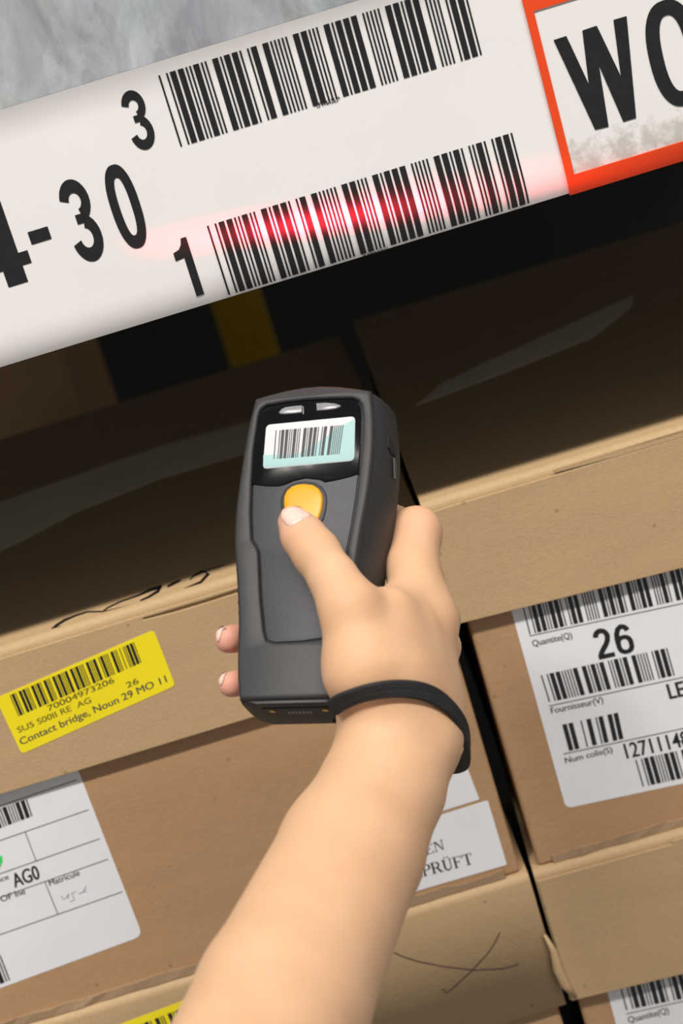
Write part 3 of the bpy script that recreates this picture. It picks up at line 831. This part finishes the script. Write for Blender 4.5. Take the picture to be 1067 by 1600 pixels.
Fc.append(tuple(range(m))[::-1]); Fc.append(tuple(range((len(secs) - 1) * m, len(secs) * m)))
housing = build('housing', V, Fc, RUBBER, scanner, smooth=True, sharp=42)
HB = BVHTree.FromPolygons([Vector(p) for p in V], Fc)

def inset(P, d):
    P = [np.array(p, float) for p in P]; n = len(P); out = []
    area = sum(P[i][0] * P[(i + 1) % n][1] - P[(i + 1) % n][0] * P[i][1] for i in range(n))
    sg = 1 if area > 0 else -1
    for i in range(n):
        t1 = P[i] - P[i - 1]; t2 = P[(i + 1) % n] - P[i]
        t1 /= np.linalg.norm(t1) + 1e-12; t2 /= np.linalg.norm(t2) + 1e-12
        n1 = np.array([-t1[1], t1[0]]) * sg; n2 = np.array([-t2[1], t2[0]]) * sg
        b_ = n1 + n2; b_ /= np.linalg.norm(b_) + 1e-12
        out.append(P[i] + b_ * d / max(.5, np.dot(b_, n1)))
    return out
def plate(name, P, z0, z1, ch, mt, parent, dome=0.0):
    """flat plate on the face, its edge rounded off over ch"""
    loops = [(P, z0), (P, z1 - ch), (inset(P, ch * .35), z1 - ch * .3), (inset(P, ch), z1)]
    if dome:
        for q in (.25, .5, .75): 
            c = np.mean(np.array(P), axis=0)
            loops.append(([c + (np.array(p) - c) * (1 - q) for p in inset(P, ch)], z1 + dome * (1 - (1 - q) ** 2)))
    V = []; Fc = []; k = len(P)
    for L, z in loops: V += [s_w(p[0], p[1], z) for p in L]
    for i in range(len(loops) - 1):
        for j in range(k): Fc.append((i * k + j, i * k + (j + 1) % k, (i + 1) * k + (j + 1) % k, (i + 1) * k + j))
    Fc.append(tuple(range(k))[::-1]); Fc.append(tuple(range((len(loops) - 1) * k, len(loops) * k)))
    return build(name, V, Fc, mt, parent, smooth=True, sharp=50)
def spx(pts, z): return [s_loc(x, y, z) for x, y in pts]

# recess outline (photo pixels, anticlockwise from lower left)
hole_px = [(428, 1005), (416, 1001), (412, 985), (407, 935), (404, 866), (402, 857), (393, 843), (391.5, 800), (393, 755), (396, 705), (404, 650), (407, 641), (416, 634), (445, 629), (480, 625), (520, 623), (550, 622.5), (560, 626), (565, 634), (567, 650), (566, 690), (562, 730), (557, 775), (549, 825), (540, 870), (534, 920), (530, 965), (526, 990), (512, 997), (470, 1003)]
hole = round_poly(spx(hole_px, -0.0008), .0006, 2)
# rubber overmould ring around the recess: outer outline follows the housing
outer = []
NO = 44
for i in range(NO + 1): y = yb + (yt - yb) * i / NO; outer.append((xl(y) + .0004, y))
top = outer[-1]; tr = (xr(yt) - .0004, yt)
for q in np.linspace(.12, .88, 6):
    bow = .0042 * math.sin(math.pi * q); outer.append((top[0] + (tr[0] - top[0]) * q, top[1] + (tr[1] - top[1]) * q + bow))
for i in range(NO, -1, -1): y = yb + (yt - yb) * i / NO; outer.append((xr(y) - .0004, y))
def annulus(name, outer, hole, z0, z1, ch, mt, parent):
    from mathutils.geometry import tessellate_polygon
    oi = inset(outer, ch); oi2 = inset(outer, ch * .35); ho = inset(hole, -ch * .7); hm = inset(hole, -ch * .25)
    loops_o = [(outer, z0), (outer, z1 - ch), (oi2, z1 - .3 * ch), (oi, z1)]
    loops_h = [(hole, z0), (hole, z1 - ch * .7), (hm, z1 - .2 * ch), (ho, z1)]
    V = []; Fc = []
    for loops in (loops_o, loops_h):
        k = len(loops[0][0]); st = len(V)
        for L, z in loops: V += [s_w(p[0], p[1], z) for p in L]
        for i in range(3):
            for j in range(k): Fc.append((st + i * k + j, st + i * k + (j + 1) % k, st + (i + 1) * k + (j + 1) % k, st + (i + 1) * k + j))
    ko, kh = len(outer), len(hole)
    tri = tessellate_polygon([[Vector((p[0], p[1], 0)) for p in oi], [Vector((p[0], p[1], 0)) for p in ho]])
    idx = [3 * ko + i for i in range(ko)] + [4 * ko + 3 * kh + i for i in range(kh)]
    for t in tri: Fc.append(tuple(idx[i] for i in t))
    return build(name, V, Fc, mt, parent, smooth=True, sharp=50)
annulus('rubber_overmould', outer, hole, -0.0026, 0.0, 0.0016, RUBBER, scanner)
plate('groove_shade', inset(hole, -.0004), -0.0030, -0.0021, 0.0002, DARKP, scanner)  # black plate, the groove's shade put into its colour
panel = plate('face_panel', inset(hole, .0006), -0.0030, -0.0014, 0.0003, PANEL, scanner)
ZP = -0.0014
win_px = [(393.5, 757), (397, 706), (405, 651), (409, 643), (418, 636.5), (446, 631), (482, 627), (520, 625), (549, 624.5), (558, 628), (563, 636), (564.5, 652), (563.5, 690), (560.5, 741), (545, 746), (528, 750), (508, 754), (500, 750), (478, 747.5), (458, 752), (447, 757), (436, 760), (415, 760)]
window = plate('display_window', spx(win_px, ZP), ZP - .0003, ZP + .0006, .0003, GLOSS, scanner)
zd = ZP + .0006
disp = plate('display', round_poly(spx([(410.5, 733), (416, 664), (555, 650.5), (553.5, 720)], zd), .0022, 5), zd - .0002, zd + .0002, .0001, LCDW, window)
disp['label'] = 'white lit display showing a barcode'
cy = [(411.6, 711), (440, 711), (466, 709), (488, 697), (506, 686), (524, 670), (554, 655.5), (553, 716), (549, 719.5), (416, 731.5), (411.5, 729)]
plate('cyan_area', spx(cy, zd), zd + .0001, zd + .0003, .00005, LCDC, window)
T0, B0, T1, B1 = [np.array(s_loc(*p, zd)) for p in ((431, 673), (427.5, 718), (537, 664.5), (530.5, 710))]
V = []; Fc = []
for a, b in bars(SEQS):
    k_ = len(V)
    for base, q in ((B0 + (B1 - B0) * a, 0), (B0 + (B1 - B0) * b, 0), (T0 + (T1 - T0) * b, 1), (T0 + (T1 - T0) * a, 1)): V.append(s_w(base[0], base[1], zd + .00036))
    Fc.append((k_, k_ + 1, k_ + 2, k_ + 3))
flat('display_barcode', V, Fc, INK, window)
def k38(x, y): return (380 + x / 4.104, 600 + y / 4.104)
for pts in ([(228, 186), (245, 165), (270, 152), (330, 143), (380, 140), (378, 186), (330, 192), (270, 196), (240, 195)], [(470, 126), (530, 122), (590, 127), (628, 140), (622, 150), (590, 163), (530, 170), (472, 174)]):
    plate('indicator_lens', spx([k38(*p) for p in pts], zd), zd - .0001, zd + .0007, .0004, LENS, window)
cx_, cy_ = k38(386, 170); plate('bright_edge', spx([(cx_ - .7, cy_ - 6), (cx_ + .7, cy_ - 6), (cx_ + .7, cy_ + 6), (cx_ - .7, cy_ + 6)], zd), zd - .0001, zd + .0004, .0001, LENS, window)
but_px = [(444.5, 787), (445, 778), (449, 769), (457, 762), (466, 758.8), (476, 757.8), (490, 759.5), (499, 765), (504, 773), (505.5, 782), (504.5, 795), (501, 809), (494, 821), (482, 829), (466, 829), (452, 820), (446, 804)]
bl = [np.array(p) for p in spx(but_px, ZP)]
plate('button_collar', inset(bl, -.0016), ZP - .0003, ZP + .0007, .0006, RUBBER, scanner)
plate('trigger_button', bl, ZP - .0002, ZP + .0019, .0009, YBUT, scanner, dome=.0004)['label'] = 'yellow oval trigger button'

# contact bay in the butt end
def b_w(x, z, off=0): return s_w(x, yb - .0012 - off, z)
c_l, c_r = xl(yb) + .007, xr(yb) - .008
bay = [(c_l, -.008), (c_r, -.008), (c_r - .002, -.0215), (c_l + .003, -.0215)]
P3 = [b_w(*p) for p in round_poly(bay, .002)]
n_b = -ey
sheet('contact_bay', P3, n_b, .0004, DARKP, scanner)
def disc(name, c, n, r, h, mt, parent, seg=14):
    n = n / np.linalg.norm(n); a = np.cross(n, [0.3, .2, .9]); a /= np.linalg.norm(a); b = np.cross(n, a)
    V = []; Fc = []
    for rr, hh in ((r, 0), (r, h * .7), (r * .7, h), (r * .35, h * .8)):
        V += [c + a * rr * math.cos(2 * math.pi * i / seg) + b * rr * math.sin(2 * math.pi * i / seg) + n * hh for i in range(seg)]
    for i in range(3):
        for j in range(seg): Fc.append((i * seg + j, i * seg + (j + 1) % seg, (i + 1) * seg + (j + 1) % seg, (i + 1) * seg + j))
    Fc.append(tuple(range(3 * seg, 4 * seg)))
    return build(name, V, Fc, mt, parent, smooth=True, sharp=50)
for x in (c_l + .0045, c_r - .0035): disc('brass_screw', b_w(x, -.0105, .0004), n_b, .0013, .0006, GOLD, scanner)
for i in range(7):
    x = c_l + (c_r - c_l) * (.36 + .05 * i)
    P3 = [b_w(x - .0004, -.0115, .0004), b_w(x + .0004, -.0115, .0004), b_w(x + .0004, -.0145, .0004), b_w(x - .0004, -.0145, .0004)]
    sheet('contact_pin', P3, n_b, .0002, LENS, scanner)

# details on the right flank, laid on the housing surface
def on_body(px, py, lift):
    loc, nrm, _, _ = HB.ray_cast(Vector(CLOC), Vector(ray(px, py)).normalized())
    if loc is None: return None
    d = Vector(ray(px, py))
    if nrm.dot(d) > 0: nrm = -nrm
    return np.array(loc + nrm * lift)
def flank_patch(name, px, lift, mt):
    P3 = [on_body(*p, lift) for p in px]
    if any(p is None for p in P3): return
    build(name, P3, [tuple(range(len(P3)))], mt, scanner).modifiers.new('t', 'SOLIDIFY').thickness = .0004
flank_patch('side_notch', [(604.5, 682), (610, 689), (616, 704), (616.5, 714), (611, 710), (605, 699)], .0006, DARKP)
flank_patch('side_latch', [(612.5, 716), (615.5, 717), (616.5, 748), (613.5, 748)], .0006, LATCH)
# ribbed left edge of the grip
for i in range(6):
    y = s_loc(368, 915 + i * 17)[1]; x = xl(y)
    V = []; Fc = []
    for q in range(7):
        a = math.pi * q / 6
        for zz in (-.005, -.024): V.append(s_w(x - .0001 - .0007 * math.sin(a), y + .0019 * math.cos(a), zz))
    for q in range(6): Fc.append((2 * q, 2 * q + 1, 2 * q + 3, 2 * q + 2))
    build('grip_rib', V, Fc, RUBBER, scanner, smooth=True)

# laser: the scan line leaves the nose of the scanner
las = bpy.data.lights.new('scan_laser', 'SPOT')
las.energy = 27.0; las.color = (1, 1, 1); las.spot_size = math.radians(140); las.spot_blend = 0.2; las.shadow_soft_size = 0.0006
lo = bpy.data.objects.new('scan_laser', las)
lp = s_w((xl(yt) + xr(yt)) / 2, yt + .012, -.012)
tgt = rail(*rail_st(570, 326)); e0 = rail(*rail_st(322, 371)); e1 = rail(*rail_st(832, 286))
lo.location = tuple(lp)
lo.rotation_euler = Vector(tgt - lp).to_track_quat('-Z', 'Y').to_euler()
COL.objects.link(lo); lo.parent = scanner; lo.location = tuple(lp - np.array(scanner.location))
d0, d1 = e0 - lp, e1 - lp; d0 /= np.linalg.norm(d0); d1 /= np.linalg.norm(d1)
LN = np.cross(d0, d1); LN /= np.linalg.norm(LN)
LC = (d0 + d1); LC /= np.linalg.norm(LC)
LAx = np.cross(LN, LC)
las.use_nodes = True
nt = las.node_tree; em = nt.nodes['Emission']
em.inputs['Color'].default_value = (1.0, 0.012, 0.03, 1)
geo = nt.nodes.new('ShaderNodeNewGeometry')
def dotc(vec):
    n_ = nt.nodes.new('ShaderNodeVectorMath'); n_.operation = 'DOT_PRODUCT'
    nt.links.new(geo.outputs['Incoming'], n_.inputs[0]); n_.inputs[1].default_value = tuple(vec); return n_.outputs['Value']
def mth(op, a, b=None):
    n_ = nt.nodes.new('ShaderNodeMath'); n_.operation = op
    for i, q in enumerate((a, b)):
        if q is None: continue
        if isinstance(q, (int, float)): n_.inputs[i].default_value = q
        else: nt.links.new(q, n_.inputs[i])
    return n_.outputs[0]
def gauss(dv, sigma, pw): return mth('EXPONENT', mth('MULTIPLY', mth('POWER', mth('ABSOLUTE', mth('DIVIDE', dv, sigma)), pw), -1.0))
half = math.acos(min(1, float(np.dot(d0, LC))))
core = gauss(dotc(LN), 0.029, 2.0)
env = gauss(dotc(LAx), math.sin(half) * 0.70, 2.4)
nt.links.new(mth('MULTIPLY', mth('MULTIPLY', core, env), 1.0), em.inputs['Strength'])

# ================================================================== THE HAND AND FOREARM
def cs(px, py, t):
    t = t * HS
    return np.array([(px - 533.5) / F * t, (800 - py) / F * t, t])
def rp(r, t): return r / F * t * HS
def chain(*pts):                 # (px, py, t, r_px) ... -> list of round cones
    out = []
    for a, b in zip(pts[:-1], pts[1:]):
        out.append((cs(*a[:3]), cs(*b[:3]), rp(a[3], a[2]), rp(b[3], b[2])))
    return out
FOREARM = chain((629, 1140, .772, 82), (599, 1228, .748, 96), (549, 1330, .722, 113), (442, 1562, .658, 138), (296, 1900, .575, 165))
PALM = chain((546, 952, .754, 46), (572, 1046, .750, 62), (610, 1108, .758, 70), (630, 1140, .770, 78)) \
     + chain((668, 972, .790, 46), (648, 1085, .780, 66), (634, 1135, .776, 76)) \
     + chain((606, 962, .765, 46), (618, 1050, .756, 62)) \
     + chain((636, 990, .776, 52), (640, 1080, .766, 66)) \
     + chain((684, 1012, .820, 32), (660, 1095, .800, 54)) \
     + chain((672, 1056, .832, 34), (645, 1120, .800, 58)) \
     + chain((561, 1172, .792, 26), (600, 1130, .785, 50))
WEB = chain((622, 940, .782, 30), (646, 918, .792, 38))
THUMB = chain((459, 816, .7785, 25.5), (474, 838, .773, 33), (494, 864, .766, 36), (522, 906, .759, 37), (548, 952, .754, 44))
INDEX = chain((668, 972, .790, 44), (644, 886, .803, 41), (647, 836, .820, 34), (580, 802, .845, 29), (500, 806, .852, 23))
MIDDLE = chain((688, 1010, .822, 31), (612, 975, .852, 29), (470, 985, .836, 26), (357, 999, .803, 22))
RING = chain((680, 1055, .832, 31), (604, 1040, .852, 28), (465, 1052, .825, 25), (361, 1069, .794, 20.5))
LITTLE = chain((662, 1092, .825, 28), (602, 1096, .842, 23), (500, 1095, .826, 20), (440, 1088, .812, 17))
BUMPS = [(cs(701, 968, .804), rp(15, .804)), (cs(654, 826, .812), rp(28, .812)), (cs(668, 1160, .756), rp(40, .756))]

def cone(P, c):
    a, b, ra, rb = c
    ab = b - a; h = np.clip(((P - a) @ ab) / np.dot(ab, ab), 0, 1)
    return np.linalg.norm(P - a - h[:, None] * ab, axis=1) - (ra + (rb - ra) * h)
def smin(a, b, k):
    h = np.clip(0.5 + 0.5 * (b - a) / k, 0, 1)
    return b + (a - b) * h - k * h * (1 - h)
def group(P, cones, k):
    d = None
    for c in cones:
        q = cone(P, c); d = q if d is None else smin(d, q, k)
    return d
def hand_sdf(P):
    d = smin(group(P, FOREARM, .004), group(P, PALM, .009), .012)
    d = smin(d, group(P, WEB, .006), .010)
    d = smin(d, group(P, THUMB, .004), .006)
    d = smin(d, group(P, INDEX, .004), .006)
    for fg in (MIDDLE, RING, LITTLE): d = smin(d, group(P, fg, .004), .004)
    for c, r in BUMPS: d = smin(d, np.linalg.norm(P - c, axis=1) - r, .012)
    return d

def surface_nets(lo, hi, vx):
    n = np.ceil((hi - lo) / vx).astype(int) + 1
    ax = [lo[i] + vx * np.arange(n[i]) for i in range(3)]
    val = np.empty(n, np.float32)
    for k_ in range(n[0]):       # slab by slab keeps memory small
        Y, Z = np.meshgrid(ax[1], ax[2], indexing='ij')
        P = np.stack([np.full(Y.size, ax[0][k_]), Y.ravel(), Z.ravel()], 1)
        val[k_] = hand_sdf(P).reshape(n[1], n[2])
    ins = val < 0
    c = ins[:-1, :-1, :-1].astype(np.int8)
    for dx in (0, 1):
        for dy in (0, 1):
            for dz in (0, 1):
                if dx + dy + dz: c = c + ins[dx:n[0] - 1 + dx, dy:n[1] - 1 + dy, dz:n[2] - 1 + dz]
    act = (c > 0) & (c < 8)
    idx = -np.ones(act.shape, np.int64); cells = np.argwhere(act); idx[act] = np.arange(len(cells))
    V = lo + (cells + 0.5) * vx
    Fq = []
    def quads(axis):
        sl0 = [slice(None)] * 3; sl1 = [slice(None)] * 3; sl0[axis] = slice(0, -1); sl1[axis] = slice(1, None)
        e = np.argwhere(ins[tuple(sl0)] != ins[tuple(sl1)])
        o1, o2 = [a for a in range(3) if a != axis]
        ok = (e[:, o1] > 0) & (e[:, o2] > 0) & (e[:, o1] < n[o1] - 1) & (e[:, o2] < n[o2] - 1); e = e[ok]
        q = []
        for d1, d2 in ((-1, -1), (0, -1), (0, 0), (-1, 0)):
            z = e.copy(); z[:, o1] += d1; z[:, o2] += d2; q.append(idx[z[:, 0], z[:, 1], z[:, 2]])
        return np.stack(q, 1)
    Fq = np.concatenate([quads(0), quads(1), quads(2)])
    for _ in range(4):           # settle the vertices on the surface
        d = hand_sdf(V); g = np.empty_like(V); h = 4e-4
        for i in range(3):
            E_ = np.zeros(3); E_[i] = h; g[:, i] = (hand_sdf(V + E_) - hand_sdf(V - E_)) / (2 * h)
        gl = np.maximum((g * g).sum(1), .15)
        V = V - g * (d / gl)[:, None]
    return V, Fq
allc = FOREARM + PALM + WEB + THUMB + INDEX + MIDDLE + RING + LITTLE
lo_ = np.min([np.minimum(a - ra, b - rb) for a, b, ra, rb in allc], axis=0) - .006
hi_ = np.max([np.maximum(a + ra, b + rb) for a, b, ra, rb in allc], axis=0) + .006
HV, HF = surface_nets(lo_, hi_, 0.0017)
HW = CLOC + HV[:, :1] * CR + HV[:, 1:2] * CU + HV[:, 2:] * fwd
arm_loc = CLOC + cs(290, 1900, .575) @ np.array([CR, CU, fwd])
me = bpy.data.meshes.new('person')
me.from_pydata((HW - arm_loc).tolist(), [], HF.tolist())
bm = bmesh.new(); bm.from_mesh(me); bmesh.ops.recalc_face_normals(bm, faces=bm.faces)
bmesh.ops.smooth_vert(bm, verts=bm.verts, factor=0.35, use_axis_x=True, use_axis_y=True, use_axis_z=True)
bm.to_mesh(me); bm.free()
me.materials.append(SKIN); me.shade_smooth()
tips = [(cs(448, 815, .775), .022, .55), (cs(352, 1000, .80), .03, 1.0), (cs(356, 1069, .79), .03, 1.0), (cs(655, 830, .81), .02, .3), (cs(600, 900, .775), .016, .35), (cs(493, 1366, .682), .0024, .9)]
fl_ = np.zeros(len(HV))
for c, rad, amt in tips: fl_ = np.maximum(fl_, amt * np.clip(1 - np.linalg.norm(HV - c, axis=1) / rad, 0, 1))
at = me.attributes.new('flush', 'FLOAT', 'POINT'); at.data.foreach_set('value', fl_.astype(np.float32))
person = bpy.data.objects.new('person', me); person.location = tuple(arm_loc); COL.objects.link(person)
tag(person, 'bare right forearm and hand gripping the scanner, thumb on its yellow button', 'person')
PB = BVHTree.FromPolygons([Vector(p) for p in HW], HF.tolist())
def on_skin(px, py, lift):
    loc, nrm, _, _ = PB.ray_cast(Vector(CLOC), Vector(ray(px, py)).normalized())
    if loc is None: return None, None
    if nrm.dot(Vector(ray(px, py))) > 0: nrm = -nrm
    return np.array(loc + nrm * lift), np.array(nrm)
def nail(name, px, lab):
    """a domed nail plate laid on the fingertip"""
    c = np.mean(np.array(px), axis=0); V = []; Fc = []; k_ = len(px)
    rings = [(1.0, .0000), (.93, .0004), (.7, .0007), (.4, .0008)]
    for s_, l_ in rings:
        for p in px:
            q = c + (np.array(p) - c) * s_
            h, _n = on_skin(q[0], q[1], l_)
            j = 0
            while h is None and j < 12:
                j += 1; q = q + (np.array(px_in[name]) - q) * .12; h, _n = on_skin(q[0], q[1], l_)
            V.append(h)
    for i in range(3):
        for j in range(k_): Fc.append((i * k_ + j, i * k_ + (j + 1) % k_, (i + 1) * k_ + (j + 1) % k_, (i + 1) * k_ + j))
    Fc.append(tuple(range(3 * k_, 4 * k_)))
    o = build(name, V, Fc, NAIL, person, smooth=True); o['label'] = lab
px_in = {'thumb_nail': (462, 812), 'finger_nail': (362, 1030)}
def closed_spline(P, per=3):
    P = [np.array(p, float) for p in P]; n = len(P); out = []
    for i in range(n):
        a, b, c, d = P[i - 1], P[i], P[(i + 1) % n], P[(i + 2) % n]
        for k_ in range(per):
            t = k_ / per
            out.append(.5 * ((2 * b) + (-a + c) * t + (2 * a - 5 * b + 4 * c - d) * t * t + (-a + 3 * b - 3 * c + d) * t ** 3))
    return out
nail('thumb_nail', closed_spline([(435.5, 801), (440, 793), (456, 789.5), (474, 794), (487, 804.5), (474, 811), (460, 820), (450, 822), (439, 812)]), 'pale short thumb nail')
nail('finger_nail', closed_spline([(338, 998), (339, 986), (346, 978), (353, 976.5), (348, 986), (344, 999), (341, 1004)]), 'nail seen edge-on')
nail('finger_nail', closed_spline([(342, 1067), (344, 1057), (351, 1050), (356, 1049), (351, 1058), (348, 1068), (345, 1072)]), 'nail seen edge-on')

# ------------------------------------------------------------------ wrist strap, tied to the scanner's butt
def catmull(P, per=8):
    P = [np.array(p, float) for p in P]; out = []
    Q = [P[0] * 2 - P[1]] + P + [P[-1] * 2 - P[-2]]
    for i in range(1, len(Q) - 2):
        a, b, c, d = Q[i - 1:i + 3]
        for k_ in range(per):
            t = k_ / per
            out.append(.5 * ((2 * b) + (-a + c) * t + (2 * a - 5 * b + 4 * c - d) * t * t + (-a + 3 * b - 3 * c + d) * t ** 3))
    out.append(P[-1]); return out
front_px = [(545, 1089), (560, 1083), (580, 1078), (604, 1075), (628, 1075), (650, 1078), (670, 1084), (688, 1097), (702, 1110)]
W3 = lambda c: CLOC + c[0] * CR + c[1] * CU + c[2] * fwd
pts = [W3(cs(520, 1106, .742)), W3(cs(530, 1098, .738))]
nrm = [np.array(-fwd), np.array(-fwd)]
for p in front_px:
    h, n_ = on_skin(p[0], p[1], .0012)
    if h is not None: pts.append(h); nrm.append(n_)
axis_dir = W3(cs(592, 1228, .748)) - W3(cs(628, 1140, .772)); axis_dir /= np.linalg.norm(axis_dir)
# behind the wrist: bulging past the right edge, then round the back to the scanner
for (a, b, t, nx, nz) in [(721, 1132, .757, .75, .65), (729, 1156, .772, .95, .3), (730, 1178, .788, 1, -.1), (720, 1200, .812, .7, -.7), (660, 1190, .838, 0, -1), (590, 1165, .835, -.5, -.9), (545, 1130, .805, -.9, -.4), (525, 1116, .775, -1, 0)]:
    pts.append(W3(cs(a, b, t))); nrm.append(nx * CR - nz * fwd)
C3 = np.array(catmull(pts, 8)); N3 = np.array(catmull(nrm, 8))
for _ in range(2):
    for arr in (C3, N3):
        pad = np.concatenate([arr[:1].repeat(4, 0), arr, arr[-1:].repeat(4, 0)])
        arr[3:-3] = np.stack([pad[i:i + len(arr)] for i in range(9)]).mean(0)[3:-3]
V = []; Fc = []
hw_, th_ = .0036, .0014
prof = [(-1, 0), (-.92, .8), (-.68, 1.0), (-.5, .78), (-.33, 1.05), (-.12, .82), (.12, .82), (.33, 1.05), (.5, .78), (.68, 1.0), (.92, .8), (1, 0), (.8, -.7), (0, -.8), (-.8, -.7)]
for i, c in enumerate(C3):
    t = C3[min(i + 1, len(C3) - 1)] - C3[max(i - 1, 0)]; t /= np.linalg.norm(t)
    n_ = N3[i] - t * np.dot(N3[i], t); n_ /= np.linalg.norm(n_); b = np.cross(t, n_)
    for u, q in prof: V.append(c + b * u * hw_ + n_ * q * th_)
m = len(prof)
for i in range(len(C3) - 1):
    for j in range(m): Fc.append((i * m + j, i * m + (j + 1) % m, (i + 1) * m + (j + 1) % m, (i + 1) * m + j))
Fc += [tuple(range(m)), tuple(range((len(C3) - 1) * m, len(C3) * m))[::-1]]
build('wrist_strap', V, Fc, STRAP, scanner, smooth=True, sharp=60)['label'] = 'black woven wrist strap'
